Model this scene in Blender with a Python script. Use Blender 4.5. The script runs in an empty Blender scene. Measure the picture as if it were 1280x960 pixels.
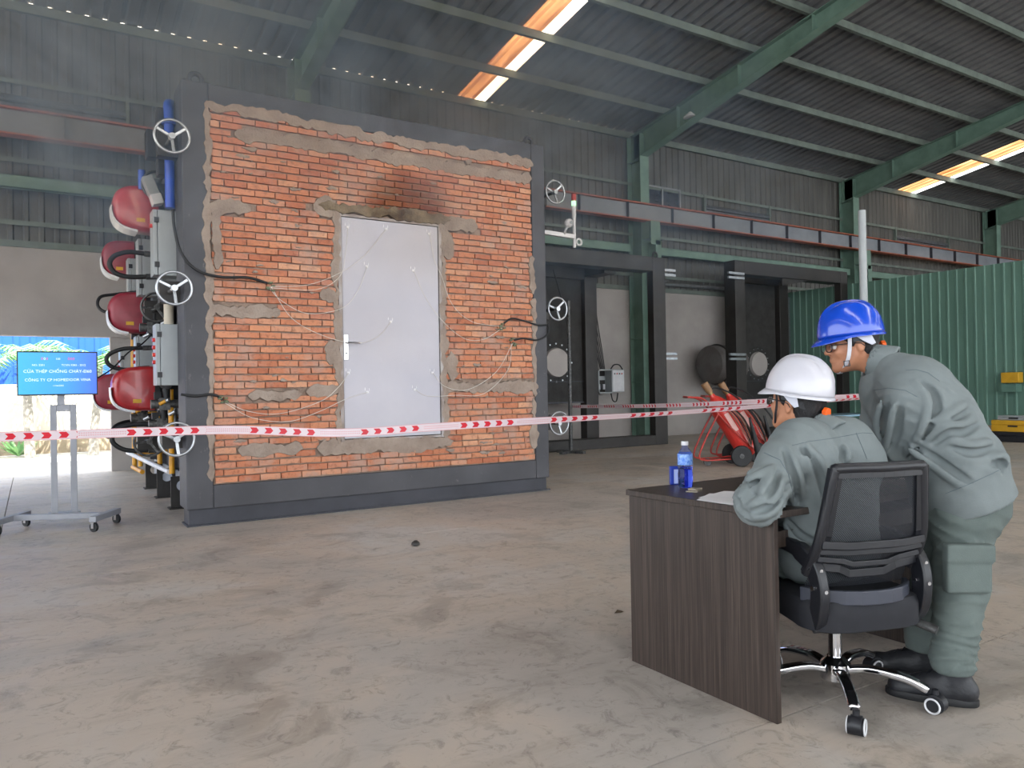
import bpy, bmesh, math, random
import numpy as np
from mathutils import Vector, Matrix
from mathutils.bvhtree import BVHTree
R = random.Random(7)
PI = math.pi
SC = bpy.context.scene
COL = SC.collection

# ------------------------------------------------------------------ camera
YAW, PITCH, ROLL, FPX = math.radians(57.86), math.radians(0.36), math.radians(1.0), 955.0
f0 = Vector((math.cos(YAW), math.sin(YAW), 0)); r0 = Vector((math.sin(YAW), -math.cos(YAW), 0)); u0 = Vector((0, 0, 1))
CF = f0*math.cos(PITCH) + u0*math.sin(PITCH)
up_ = u0*math.cos(PITCH) - f0*math.sin(PITCH)
CR = r0*math.cos(ROLL) - up_*math.sin(ROLL)
CU = up_*math.cos(ROLL) + r0*math.sin(ROLL)
CP = Vector((0, 0, 1.2))
cam = bpy.data.objects.new('camera', bpy.data.cameras.new('camera'))
COL.objects.link(cam)
cam.data.sensor_width = 36; cam.data.lens = FPX/1280*36; cam.data.clip_end = 400; cam.data.clip_start = 0.05
M = Matrix((CR, CU, -CF)).transposed().to_4x4(); M.translation = CP
cam.matrix_world = M
SC.camera = cam
def ray(x, y): return CF + CR*((x-640)/FPX) - CU*((y-480)/FPX)
def W(x, y, d): return CP + ray(x, y)*d                     # a point at depth d along a sight line
def atY(x, y, Y):
    d = ray(x, y); return CP + d*((Y-CP.y)/d.y)
def atX(x, y, X):
    d = ray(x, y); return CP + d*((X-CP.x)/d.x)

# ------------------------------------------------------------------ light
world = bpy.data.worlds.new('world'); SC.world = world; world.use_nodes = True
nt = world.node_tree; nt.nodes.clear()
wo = nt.nodes.new('ShaderNodeOutputWorld'); bg = nt.nodes.new('ShaderNodeBackground')
bg.inputs[0].default_value = (0.88, 0.94, 1.0, 1); bg.inputs[1].default_value = 1.0
nt.links.new(bg.outputs[0], wo.inputs[0])
sun = bpy.data.objects.new('sun', bpy.data.lights.new('sun', 'SUN')); COL.objects.link(sun)
sun.data.energy = 4.5; sun.data.angle = 0.01; sun.data.color = (1, .95, .86)
sun.rotation_euler = Vector((-0.12, 0.42, -1)).to_track_quat('-Z', 'Y').to_euler()
SC.view_settings.view_transform = 'Standard'; SC.view_settings.look = 'None'
SC.view_settings.gamma = 1; SC.view_settings.use_curve_mapping = False
SC.view_settings.exposure = 2.2
def portal(loc, size, direction):                            # daylight portals in the shed's open sides (they only guide sky light)
    l = bpy.data.lights.new('portal', 'AREA'); l.shape = 'RECTANGLE'; l.size, l.size_y = size
    l.cycles.is_portal = True
    o = bpy.data.objects.new('portal', l); COL.objects.link(o); o.location = loc
    o.rotation_euler = Vector(direction).to_track_quat('-Z', 'Y').to_euler()
portal((15, -14.2, 3.6), (60, 7.2), (0, 1, 0))
portal((-14.2, 0, 4.5), (28, 9), (1, 0, 0))
portal((-4.4, 13.9, 1.06), (10.8, 2.1), (0, -1, 0))

# ------------------------------------------------------------------ materials
def lin(c):
    if isinstance(c, str):
        c = [int(c[i:i+2], 16)/255 for i in (0, 2, 4)]
    return tuple((x/12.92 if x <= .04045 else ((x+.055)/1.055)**2.4) for x in c[:3]) + (1,)
def nodes(name):
    m = bpy.data.materials.new(name); m.use_nodes = True
    t = m.node_tree; b = t.nodes['Principled BSDF']
    return m, t, b
def N(t, kind, **kw):
    n = t.nodes.new('ShaderNode'+kind)
    for k, v in kw.items():
        if k.startswith('i_'):
            n.inputs[k[2:].replace('_', ' ')].default_value = v
        else: setattr(n, k, v)
    return n
def ramp(t, stops):
    n = t.nodes.new('ShaderNodeValToRGB'); e = n.color_ramp.elements
    while len(e) < len(stops): e.new(.5)
    for q, (p, c) in zip(e, stops):
        q.position = p; q.color = lin(c) if not isinstance(c, (int, float)) else (c, c, c, 1)
    return n
MATS = {}
def mat(name, col, rough=.6, metal=0., col2=None, var=.5, scale=6., bump=0., bscale=60., coat=0., stretch=None, detail=4, spec=None):
    if name in MATS: return MATS[name]
    m, t, b = nodes(name)
    b.inputs['Roughness'].default_value = rough; b.inputs['Metallic'].default_value = metal
    if spec is not None: b.inputs['Specular IOR Level'].default_value = spec
    if coat: b.inputs['Coat Weight'].default_value = coat; b.inputs['Coat Roughness'].default_value = .08
    tc = N(t, 'TexCoord'); mp = N(t, 'Mapping'); t.links.new(tc.outputs['Object'], mp.inputs[0])
    if stretch: mp.inputs['Scale'].default_value = stretch
    c1 = lin(col); c2 = lin(col2) if col2 else tuple(x*(1-.25*var) for x in c1[:3])+(1,)
    nz = N(t, 'TexNoise', i_Scale=scale, i_Detail=detail, i_Roughness=.6); t.links.new(mp.outputs[0], nz.inputs['Vector'])
    rp = ramp(t, [(.35, 0.), (.68, 1.)]); t.links.new(nz.outputs[0], rp.inputs[0])
    mx = N(t, 'Mix', data_type='RGBA'); t.links.new(rp.outputs[0], mx.inputs[0])
    mx.inputs[6].default_value = c1; mx.inputs[7].default_value = c2
    t.links.new(mx.outputs[2], b.inputs['Base Color'])
    if bump:
        n2 = N(t, 'TexNoise', i_Scale=bscale, i_Detail=3.); t.links.new(mp.outputs[0], n2.inputs['Vector'])
        bp = N(t, 'Bump', i_Strength=bump, i_Distance=.01); t.links.new(n2.outputs[0], bp.inputs['Height'])
        t.links.new(bp.outputs[0], b.inputs['Normal'])
    MATS[name] = m
    return m
def emit(name, col, s):
    m, t, b = nodes(name); b.inputs['Base Color'].default_value = (0, 0, 0, 1)
    b.inputs['Emission Color'].default_value = lin(col); b.inputs['Emission Strength'].default_value = s
    return m

m_green = mat('green painted steel', '6c877a', .6, 0, '5b7569', scale=3, bump=.05)
m_purlin = mat('dusty green purlin steel', '6d7870', .7, 0, '59625c', scale=4)
m_clad = mat('grey sheet metal cladding', '5d5c58', .6, .2, '4b4a47', scale=1.2, stretch=(3, 3, .4))
m_roofm = mat('zinc roof sheet underside', '6a6b6c', .75, .05, '58595b', scale=1.1, stretch=(.6, 3, 3))
m_dark = mat('charcoal painted steel', '45454a', .6, .05, '38383d', scale=2.5, bump=.08, bscale=30)
def frame_mat():
    m, t, b = nodes('charcoal frame paint with cement splashes'); L = t.links.new; g = N(t, 'NewGeometry')
    n = N(t, 'TexNoise', i_Scale=2.2, i_Detail=5.); L(g.outputs['Position'], n.inputs['Vector']); r = ramp(t, [(.3, '3b3b40'), (.7, '4b4b50')]); L(n.outputs[0], r.inputs[0])
    mp = N(t, 'Mapping'); mp.inputs['Scale'].default_value = (9, 1, 4); L(g.outputs['Position'], mp.inputs[0])
    n2 = N(t, 'TexNoise', i_Scale=1.6, i_Detail=9., i_Roughness=.8); L(mp.outputs[0], n2.inputs['Vector']); r2 = ramp(t, [(.61, 0.), (.70, .7)]); L(n2.outputs[0], r2.inputs[0])
    mx = N(t, 'Mix', data_type='RGBA'); L(r2.outputs[0], mx.inputs[0]); L(r.outputs[0], mx.inputs[6]); mx.inputs[7].default_value = lin('8c8784'); L(mx.outputs[2], b.inputs['Base Color']); b.inputs['Roughness'].default_value = .6
    return m
m_frame = frame_mat()
m_darker = mat('dark grey painted channel', '393a42', .5, .1, '2e2f36', scale=3)
m_black = mat('black steel', '302d2b', .5, .1, '242120', scale=3)
m_blackp = mat('black plastic', '1b1c22', .45, 0, '15161b', scale=20)
m_sooty = mat('sooty black lining', '353433', .8, 0, '242322', scale=5, bump=.3, bscale=90)
m_white = mat('white paint', 'd9d9dc', .45, 0, 'c8c8cc')
m_cab = mat('light grey enamel', '9fa4a6', .4, 0, '92979a', scale=2)
m_chrome = mat('chrome', 'e6e6ea', .08, 1., 'dcdce0')
m_steel = mat('galvanised tube', 'a9adb2', .35, .8, '8f9397', scale=12)
m_orange_rail = mat('orange primed steel', 'a95c40', .7, 0, '864632', scale=6)
m_craneweb = mat('grey blue crane girder paint', '7f848a', .6, 0, '6c7177', scale=1.5)
m_redburn = mat('red burner enamel', 'b3252b', .3, 0, '8e1c24', scale=4, coat=.4)
m_red = mat('fire red paint', 'd5382f', .28, 0, 'b92e28', scale=5, coat=.5)
m_redframe = mat('red tube paint', 'b8362c', .4, 0, '97302a')
m_blue = mat('blue pipe paint', '1b4fc4', .35, 0, '153f9f', coat=.2)
m_yellow = mat('yellow gas pipe paint', 'd69a1e', .4, 0, 'b87f18')
m_rubber = mat('black rubber', '1c1d20', .6, 0, '151618')
m_grime = mat('grimy cast iron', '6a6a6a', .5, .6, '3c3c3c', scale=25)
m_alu = mat('brushed aluminium', 'b9bcc0', .35, .85, 'a2a5a9', scale=20)
m_orange = mat('orange plastic', 'f0641e', .4)
m_yplate = mat('yellow sticker', 'd2a022', .5)
m_cream = mat('cream foam', 'c9bfae', .9)

def floor_mat():
    m, t, b = nodes('worn concrete floor')
    tc = N(t, 'TexCoord'); L = t.links.new
    geo = N(t, 'NewGeometry')
    a = N(t, 'TexNoise', i_Scale=.55, i_Detail=8., i_Roughness=.62, i_Distortion=.4); L(geo.outputs['Position'], a.inputs['Vector'])
    r1 = ramp(t, [(.25, '9f9891'), (.42, 'aba49d'), (.52, 'b6aa9e'), (.62, 'b8b3ae'), (.8, 'a9a39d')]); L(a.outputs[0], r1.inputs[0])
    b2 = N(t, 'TexNoise', i_Scale=2.2, i_Detail=8., i_Roughness=.7, i_Distortion=.8); L(geo.outputs['Position'], b2.inputs['Vector'])
    r2 = ramp(t, [(.28, '74736f'), (.40, 'b9b7b3'), (.48, 'ffffff'), (.6, 'ffffff'), (.75, 'd8d3cc')]); L(b2.outputs[0], r2.inputs[0])
    mx = N(t, 'Mix', data_type='RGBA', blend_type='MULTIPLY'); mx.inputs[0].default_value = .42
    L(r1.outputs[0], mx.inputs[6]); L(r2.outputs[0], mx.inputs[7])
    mp = N(t, 'Mapping'); mp.inputs['Scale'].default_value = (.4, 3.5, 1); mp.inputs['Rotation'].default_value = (0, 0, .25)
    L(geo.outputs['Position'], mp.inputs[0])
    c = N(t, 'TexNoise', i_Scale=1., i_Detail=5., i_Roughness=.75); L(mp.outputs[0], c.inputs['Vector'])
    r3 = ramp(t, [(.36, '9a9490'), (.5, 'ffffff'), (.64, 'ffffff'), (.74, 'f4efe8')]); L(c.outputs[0], r3.inputs[0])
    m2 = N(t, 'Mix', data_type='RGBA', blend_type='MULTIPLY'); m2.inputs[0].default_value = .16
    L(mx.outputs[2], m2.inputs[6]); L(r3.outputs[0], m2.inputs[7])
    d = N(t, 'TexNoise', i_Scale=9., i_Detail=6., i_Roughness=.8, i_Distortion=1.5); L(geo.outputs['Position'], d.inputs['Vector'])
    r4 = ramp(t, [(.34, '6f6a66'), (.47, 'ffffff'), (1., 'ffffff')]); L(d.outputs[0], r4.inputs[0])
    m3 = N(t, 'Mix', data_type='RGBA', blend_type='MULTIPLY'); m3.inputs[0].default_value = .4
    L(m2.outputs[2], m3.inputs[6]); L(r4.outputs[0], m3.inputs[7])
    L(m3.outputs[2], b.inputs['Base Color'])
    rr = ramp(t, [(.3, .42), (.7, .66)]); L(b2.outputs[0], rr.inputs[0]); L(rr.outputs[0], b.inputs['Roughness'])
    bp = N(t, 'Bump', i_Strength=.25, i_Distance=.004); L(d.outputs[0], bp.inputs['Height']); L(bp.outputs[0], b.inputs['Normal'])
    return m
m_floor = floor_mat()
m_plaster = mat('stained cement plaster', 'aca6a2', .85, 0, '98928f', scale=.9, bump=.15, bscale=40, detail=7)
m_cement = mat('rough grey cement', '9e8f83', .95, 0, '85756a', scale=5, bump=.6, bscale=45, detail=6)
m_mortar = mat('recessed mortar', '9a8677', .95, 0, '76655a', scale=9, bump=.6, bscale=60)
def brick_mat():
    m, t, b = nodes('fired orange brick'); L = t.links.new
    oi = N(t, 'ObjectInfo'); g = N(t, 'NewGeometry')
    ad = N(t, 'Math', operation='ADD'); L(oi.outputs['Random'], ad.inputs[0]); L(g.outputs['Random Per Island'], ad.inputs[1])
    fr = N(t, 'Math', operation='FRACT'); L(ad.outputs[0], fr.inputs[0])
    r = ramp(t, [(0, 'b06c50'), (.35, 'c07e5e'), (.6, 'ca8c6a'), (.8, 'b87c64'), (1, 'ce9a7a')]); L(fr.outputs[0], r.inputs[0])
    n = N(t, 'TexNoise', i_Scale=22., i_Detail=5., i_Roughness=.7); L(g.outputs['Position'], n.inputs['Vector'])
    r2 = ramp(t, [(.32, 'a08070'), (.5, 'ffffff'), (.7, 'ffeedd')]); L(n.outputs[0], r2.inputs[0])
    mx = N(t, 'Mix', data_type='RGBA', blend_type='MULTIPLY'); mx.inputs[0].default_value = .6
    L(r.outputs[0], mx.inputs[6]); L(r2.outputs[0], mx.inputs[7])
    # cement wiped over the bricks here and there
    n3 = N(t, 'TexNoise', i_Scale=3.2, i_Detail=6., i_Roughness=.7); L(g.outputs['Position'], n3.inputs['Vector'])
    r3 = ramp(t, [(.50, 0.), (.66, .8)]); L(n3.outputs[0], r3.inputs[0])
    m2 = N(t, 'Mix', data_type='RGBA'); L(r3.outputs[0], m2.inputs[0]); L(mx.outputs[2], m2.inputs[6]); m2.inputs[7].default_value = lin('ad9082')
    # brown scorch over the door head
    sp = N(t, 'SeparateXYZ'); L(g.outputs['Position'], sp.inputs[0])
    def bell(sock, c, w):
        s = N(t, 'Math', operation='SUBTRACT'); L(sock, s.inputs[0]); s.inputs[1].default_value = c
        d = N(t, 'Math', operation='DIVIDE'); L(s.outputs[0], d.inputs[0]); d.inputs[1].default_value = w
        q = N(t, 'Math', operation='MULTIPLY'); L(d.outputs[0], q.inputs[0]); L(d.outputs[0], q.inputs[1]); return q
    qx = bell(sp.outputs[0], 3.4, .55); qz = bell(sp.outputs[2], 3.12, .42)
    a1 = N(t, 'Math', operation='ADD'); L(qx.outputs[0], a1.inputs[0]); L(qz.outputs[0], a1.inputs[1])
    a2 = N(t, 'Math', operation='ADD'); L(a1.outputs[0], a2.inputs[0]); L(n3.outputs[0], a2.inputs[1])
    r5 = ramp(t, [(.45, 1.), (1., 0.)]); 
    a3 = N(t, 'Math', operation='MULTIPLY'); L(a2.outputs[0], a3.inputs[0]); a3.inputs[1].default_value = .6; L(a3.outputs[0], r5.inputs[0])
    m4 = N(t, 'Mix', data_type='RGBA', blend_type='MULTIPLY'); L(r5.outputs[0], m4.inputs[0]); L(m2.outputs[2], m4.inputs[6]); m4.inputs[7].default_value = lin('a88660')
    L(m4.outputs[2], b.inputs['Base Color']); b.inputs['Roughness'].default_value = .9
    bp = N(t, 'Bump', i_Strength=.5, i_Distance=.004); L(n.outputs[0], bp.inputs['Height']); L(bp.outputs[0], b.inputs['Normal'])
    return m
m_brick = brick_mat()
m_scorch = mat('scorched brown mortar', '8a7a62', .9, 0, '3a2618', scale=4.5, bump=.5, bscale=50, detail=7)
m_door = mat('pale grey painted door', 'bcb9c1', .5, 0, 'b2b0ba', scale=1.3)
def wood_mat():
    m, t, b = nodes('dark brown wood laminate'); L = t.links.new
    tc = N(t, 'TexCoord'); mp = N(t, 'Mapping'); L(tc.outputs['Object'], mp.inputs[0]); mp.inputs['Scale'].default_value = (60, 60, 1.2)
    n = N(t, 'TexNoise', i_Scale=1., i_Detail=5., i_Roughness=.65, i_Distortion=.2); L(mp.outputs[0], n.inputs['Vector'])
    mp2 = N(t, 'Mapping'); L(tc.outputs['Object'], mp2.inputs[0]); mp2.inputs['Scale'].default_value = (220, 220, 3)
    n2 = N(t, 'TexNoise', i_Scale=1., i_Detail=3.); L(mp2.outputs[0], n2.inputs['Vector'])
    r = ramp(t, [(.3, '2c2420'), (.5, '3c322d'), (.7, '50453e')]); L(n.outputs[0], r.inputs[0])
    r2 = ramp(t, [(.3, 'b0a8a2'), (.6, 'ffffff')]); L(n2.outputs[0], r2.inputs[0])
    mx = N(t, 'Mix', data_type='RGBA', blend_type='MULTIPLY'); mx.inputs[0].default_value = .8
    L(r.outputs[0], mx.inputs[6]); L(r2.outputs[0], mx.inputs[7]); L(mx.outputs[2], b.inputs['Base Color'])
    b.inputs['Roughness'].default_value = .38
    return m
m_wood = wood_mat()
def tape_mat():
    m, t, b = nodes('red and white barrier tape'); L = t.links.new
    uv = N(t, 'UVMap'); sp = N(t, 'SeparateXYZ'); L(uv.outputs[0], sp.inputs[0])
    def M_(op, a, bb=None):
        n = N(t, 'Math', operation=op)
        for i, v in enumerate((a, bb)):
            if v is None: continue
            if isinstance(v, (int, float)): n.inputs[i].default_value = v
            else: L(v, n.inputs[i])
        return n.outputs[0]
    v = M_('ABSOLUTE', M_('SUBTRACT', sp.outputs[1], .5))
    u = M_('ADD', sp.outputs[0], M_('MULTIPLY', v, .045))          # u in metres: chevrons point along the tape
    f = M_('FRACT', M_('DIVIDE', u, .088))
    chev = M_('MULTIPLY', M_('LESS_THAN', f, .45), M_('LESS_THAN', v, .33))
    grp = M_('LESS_THAN', M_('FRACT', M_('DIVIDE', sp.outputs[0], .70)), .63)
    red = M_('MULTIPLY', chev, grp)
    inv = M_('SUBTRACT', 1., grp)
    tf = M_('LESS_THAN', M_('FRACT', M_('DIVIDE', sp.outputs[0], .012)), .5)
    rows = M_('LESS_THAN', M_('ABSOLUTE', M_('SUBTRACT', v, .12)), .05)
    txt = M_('MULTIPLY', M_('MULTIPLY', M_('MULTIPLY', tf, rows), inv), .55)
    edge = M_('MULTIPLY', M_('GREATER_THAN', v, .44), .45)
    k = M_('MAXIMUM', M_('MAXIMUM', red, txt), edge)
    mx = N(t, 'Mix', data_type='RGBA'); L(k, mx.inputs[0]); mx.inputs[6].default_value = lin('e6d6dc'); mx.inputs[7].default_value = lin('d8283a')
    L(mx.outputs[2], b.inputs['Base Color']); b.inputs['Roughness'].default_value = .35
    tr = N(t, 'BsdfTranslucent'); L(mx.outputs[2], tr.inputs[0])
    ms = N(t, 'MixShader'); ms.inputs[0].default_value = .3
    L(b.outputs[0], ms.inputs[1]); L(tr.outputs[0], ms.inputs[2]); L(ms.outputs[0], t.nodes['Material Output'].inputs[0])
    return m
m_tape = tape_mat()
def thin(name, col, k, rough=.3):                                    # translucent plastic sheet
    m, t, b = nodes(name); L = t.links.new
    tc = N(t, 'TexCoord'); mp = N(t, 'Mapping'); L(tc.outputs['Object'], mp.inputs[0]); mp.inputs['Scale'].default_value = (9, .8, 1)
    n = N(t, 'TexNoise', i_Scale=1., i_Detail=5.); L(mp.outputs[0], n.inputs['Vector'])
    r = ramp(t, [(.35, '8a5a34'), (.6, col)] if col != 'ffffff' else [(.2, 'e8dcc8'), (.5, 'ffffff')]); L(n.outputs[0], r.inputs[0])
    tr = N(t, 'BsdfTranslucent'); L(r.outputs[0], tr.inputs[0]); df = N(t, 'BsdfDiffuse'); L(r.outputs[0], df.inputs[0])
    ms = N(t, 'MixShader'); ms.inputs[0].default_value = k
    L(df.outputs[0], ms.inputs[1]); L(tr.outputs[0], ms.inputs[2]); L(ms.outputs[0], t.nodes['Material Output'].inputs[0])
    return m
m_sky1 = thin('amber skylight sheet', 'c09468', .5); m_sky2 = thin('clear skylight sheet', 'ffffff', .92)
def mesh_mat():
    m, t, b = nodes('black chair mesh'); L = t.links.new
    b.inputs['Base Color'].default_value = lin('26282e'); b.inputs['Roughness'].default_value = .7
    tc = N(t, 'TexCoord'); mp = N(t, 'Mapping'); L(tc.outputs['Object'], mp.inputs[0]); mp.inputs['Rotation'].default_value = (0, .785, 0)
    mp.inputs['Scale'].default_value = (1, 1, 1)
    sp = N(t, 'SeparateXYZ'); L(mp.outputs[0], sp.inputs[0]); o = []
    for i in (0, 2):
        a = N(t, 'Math', operation='MULTIPLY'); L(sp.outputs[i], a.inputs[0]); a.inputs[1].default_value = 200.
        f = N(t, 'Math', operation='FRACT'); L(a.outputs[0], f.inputs[0])
        l = N(t, 'Math', operation='GREATER_THAN'); L(f.outputs[0], l.inputs[0]); l.inputs[1].default_value = .42; o.append(l)
    mu = N(t, 'Math', operation='MULTIPLY'); L(o[0].outputs[0], mu.inputs[0]); L(o[1].outputs[0], mu.inputs[1])
    tr = N(t, 'BsdfTransparent'); ms = N(t, 'MixShader'); L(mu.outputs[0], ms.inputs[0]); L(b.outputs[0], ms.inputs[1]); L(tr.outputs[0], ms.inputs[2])
    L(ms.outputs[0], t.nodes['Material Output'].inputs[0])
    return m
m_mesh = mesh_mat()
def glass(name, col, rough=.05):
    m, t, b = nodes(name); b.inputs['Base Color'].default_value = lin(col); b.inputs['Roughness'].default_value = rough
    b.inputs['Transmission Weight'].default_value = 1.; b.inputs['IOR'].default_value = 1.2
    return m
m_bottle = glass('blue bottle plastic', 'b4c2ff')
m_lens = glass('lens', 'eef2ff')
m_skin = mat('skin', 'b98263', .55, 0, 'a87155', scale=14, bump=.03, bscale=200)
m_hair = mat('black hair', '141215', .55, 0, '0c0b0d', scale=60, bump=.5, bscale=300)
m_cloth = mat('grey green work cloth', '747c7d', .85, 0, '6b7374', scale=9, bump=.12, bscale=260, detail=6)
m_cloth2 = mat('grey green work trousers', '5e6865', .85, 0, '555f5c', scale=9, bump=.12, bscale=260, detail=6)
m_seam = mat('seam thread', '59646a', .9)
m_helmb = mat('glossy blue helmet', '0b46c0', .22, 0, '0a3eb0', coat=.6)
m_helmw = mat('white helmet', 'c4c3ca', .3, 0, 'bcbbc4', coat=.5)
m_shoe = mat('black work shoe leather', '26272c', .5, 0, '1b1c20', scale=20, bump=.15, bscale=90)

# ------------------------------------------------------------------ mesh building
class B:
    def __init__(s): s.v = []; s.f = []; s.uv = None
    def add(s, vs, fs):
        k = len(s.v); s.v += [Vector(v) for v in vs]; s.f += [tuple(i+k for i in f) for f in fs]; return s
    def box(s, x0, y0, z0, x1, y1, z1, mtx=None):
        v = [Vector((x, y, z)) for z in (z0, z1) for y in (y0, y1) for x in (x0, x1)]
        if mtx: v = [mtx @ p for p in v]
        return s.add(v, [(0, 2, 3, 1), (4, 5, 7, 6), (0, 1, 5, 4), (2, 6, 7, 3), (0, 4, 6, 2), (1, 3, 7, 5)])
    def bar(s, a, b, w, h, up=(0, 0, 1)):                             # rectangular bar between two points
        a, b = Vector(a), Vector(b); d = (b-a).normalized(); up = Vector(up)
        x = d.cross(up); x = x.normalized() if x.length > 1e-4 else Vector((1, 0, 0)); z = x.cross(d)
        v = [p + x*i*w/2 + z*j*h/2 for p in (a, b) for i, j in ((-1, -1), (1, -1), (1, 1), (-1, 1))]
        return s.add(v, [(0, 1, 2, 3), (7, 6, 5, 4), (0, 4, 5, 1), (1, 5, 6, 2), (2, 6, 7, 3), (3, 7, 4, 0)])
    def tube(s, pts, r, n=8, caps=True, closed=False):
        pts = [Vector(p) for p in pts]; m = len(pts); rr = r if hasattr(r, '__len__') else [r]*m
        t0 = (pts[1]-pts[0]).normalized(); x = t0.orthogonal().normalized(); k = len(s.v); last = t0
        for i, p in enumerate(pts):
            if closed: t = (pts[(i+1) % m]-pts[i-1]).normalized()
            elif i == 0: t = t0
            elif i == m-1: t = (pts[-1]-pts[-2]).normalized()
            else: t = ((pts[i+1]-p).normalized() + (p-pts[i-1]).normalized()).normalized()
            x = (last.rotation_difference(t) @ x); x = (x - t*x.dot(t)).normalized(); y = t.cross(x); last = t
            for j in range(n):
                a = 2*PI*j/n; s.v.append(p + (x*math.cos(a)+y*math.sin(a))*rr[i])
        for i in range(m if closed else m-1):
            for j in range(n):
                q = (i+1) % m
                s.f.append((k+i*n+j, k+q*n+j, k+q*n+(j+1) % n, k+i*n+(j+1) % n)[::-1])
        if caps and not closed:
            s.f.append(tuple(k+j for j in range(n))[::-1][::-1]); s.f.append(tuple(k+(m-1)*n+j for j in range(n))[::-1])
        return s
    def sweep(s, pts, w, h, up):                                      # rectangular section along a path, mitred
        pts = [Vector(p) for p in pts]; m = len(pts); k = len(s.v); up = Vector(up)
        for i, p in enumerate(pts):
            t = (pts[min(i+1, m-1)]-pts[max(i-1, 0)]).normalized(); x = t.cross(up).normalized(); z = x.cross(t)
            s.v += [p+x*a*w/2+z*b_*h/2 for a, b_ in ((-1, -1), (1, -1), (1, 1), (-1, 1))]
        for i in range(m-1):
            for j in range(4): s.f.append((k+i*4+j, k+i*4+4+j, k+i*4+4+(j+1) % 4, k+i*4+(j+1) % 4))
        s.f += [(k, k+1, k+2, k+3), tuple(k+(m-1)*4+j for j in (3, 2, 1, 0))]; return s
    def cyl(s, a, b, r, n=20, r2=None): return s.tube([a, b], [r, r if r2 is None else r2], n)
    def ring(s, c, axis, R_, r, n=32, m=8):
        c = Vector(c); ax = Vector(axis).normalized(); x = ax.orthogonal().normalized(); y = ax.cross(x)
        return s.tube([c+(x*math.cos(2*PI*i/n)+y*math.sin(2*PI*i/n))*R_ for i in range(n)], r, m, closed=True)
    def lathe(s, prof, o, axis=(0, 0, 1), n=24):                       # prof: (radius, height) pairs
        o = Vector(o); ax = Vector(axis).normalized(); x = ax.orthogonal().normalized(); y = ax.cross(x); k = len(s.v)
        for r, h in prof:
            for j in range(n):
                a = 2*PI*j/n; s.v.append(o + ax*h + (x*math.cos(a)+y*math.sin(a))*r)
        for i in range(len(prof)-1):
            for j in range(n): s.f.append((k+i*n+j, k+i*n+(j+1) % n, k+(i+1)*n+(j+1) % n, k+(i+1)*n+j))
        s.f.append(tuple(k+j for j in range(n))[::-1]); s.f.append(tuple(k+(len(prof)-1)*n+j for j in range(n)))
        return s
    def prism(s, poly, d):                                             # planar polygon (3D points) swept by vector d
        d = Vector(d); p = [Vector(q) for q in poly]; n = len(p)
        fs = [tuple(range(n)), tuple(range(2*n-1, n-1, -1))] + [(i, i+n, (i+1) % n+n, (i+1) % n) for i in range(n)]
        return s.add(p + [q+d for q in p], fs)
    def plate(s, x0, z0, x1, z1, y, t, hole=None, n=20):               # plate in XZ with optional round hole (cx, cz, r)
        if not hole: return s.box(x0, y, z0, x1, y+t, z1)
        cx, cz, r = hole; ring = [(cx+r*math.cos(2*PI*i/n+PI/4), cz+r*math.sin(2*PI*i/n+PI/4)) for i in range(n)]
        def onb(a):
            dx, dz = math.cos(a), math.sin(a); ts = []
            if dx > 1e-9: ts.append((x1-cx)/dx)
            if dx < -1e-9: ts.append((x0-cx)/dx)
            if dz > 1e-9: ts.append((z1-cz)/dz)
            if dz < -1e-9: ts.append((z0-cz)/dz)
            k = min(ts); return (cx+dx*k, cz+dz*k)
        cor = [math.atan2(z-cz, x-cx) for x, z in ((x1, z1), (x0, z1), (x0, z0), (x1, z0))]
        angs = sorted([2*PI*i/n for i in range(n)] + [c % (2*PI) for c in cor]); m = len(angs)
        v = []
        for yy in (y, y+t):
            v += [(cx+r*math.cos(a), yy, cz+r*math.sin(a)) for a in angs]; v += [(onb(a)[0], yy, onb(a)[1]) for a in angs]
        f = []
        for i in range(m):
            j = (i+1) % m
            f += [(i, j, m+j, m+i), (2*m+i, 3*m+i, 3*m+j, 2*m+j), (i, 2*m+i, 2*m+j, j), (m+i, m+j, 3*m+j, 3*m+i)]
        return s.add(v, f)

def link(name, me, parent=None):
    o = bpy.data.objects.new(name, me); COL.objects.link(o)
    if parent: o.parent = parent
    return o
def root_loc(p):
    v = Vector((0, 0, 0))
    while p: v += p.location; p = p.parent
    return v
def obj(name, b, m, parent=None, smooth=None, bevel=0, kind=None, label=None, seg=2):
    off = root_loc(parent)
    me = bpy.data.meshes.new(name); me.from_pydata([v-off for v in b.v], [], b.f)
    bm = bmesh.new(); bm.from_mesh(me); bmesh.ops.recalc_face_normals(bm, faces=bm.faces); bm.to_mesh(me); bm.free()
    for q in (m if isinstance(m, (list, tuple)) else [m]): me.materials.append(q)
    if smooth is not None:
        me.polygons.foreach_set('use_smooth', [True]*len(me.polygons)); me.set_sharp_from_angle(angle=math.radians(smooth))
    o = link(name, me, parent)
    if bevel:
        md = o.modifiers.new('bevel', 'BEVEL'); md.width = bevel; md.segments = seg; md.limit_method = 'ANGLE'
    if kind: o['kind'] = kind
    if label: o['label'] = label
    return o
def tag(o, label, cat, group=None, kind=None):
    o['label'] = label; o['category'] = cat
    if group: o['group'] = group
    if kind: o['kind'] = kind
    return o
def thing(name, label, cat, loc=(0, 0, 0), group=None, kind=None):
    o = link(name, None); o.location = loc; return tag(o, label, cat, group, kind)
def dup(o, loc=None, label=None, parent=None, rot=None):
    c = o.copy(); COL.objects.link(c)
    if parent: c.parent = parent
    if loc is not None: c.location = loc
    if rot is not None: c.rotation_euler = rot
    if label: c['label'] = label
    for ch in list(o.children): dup(ch, parent=c)
    return c
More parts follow.
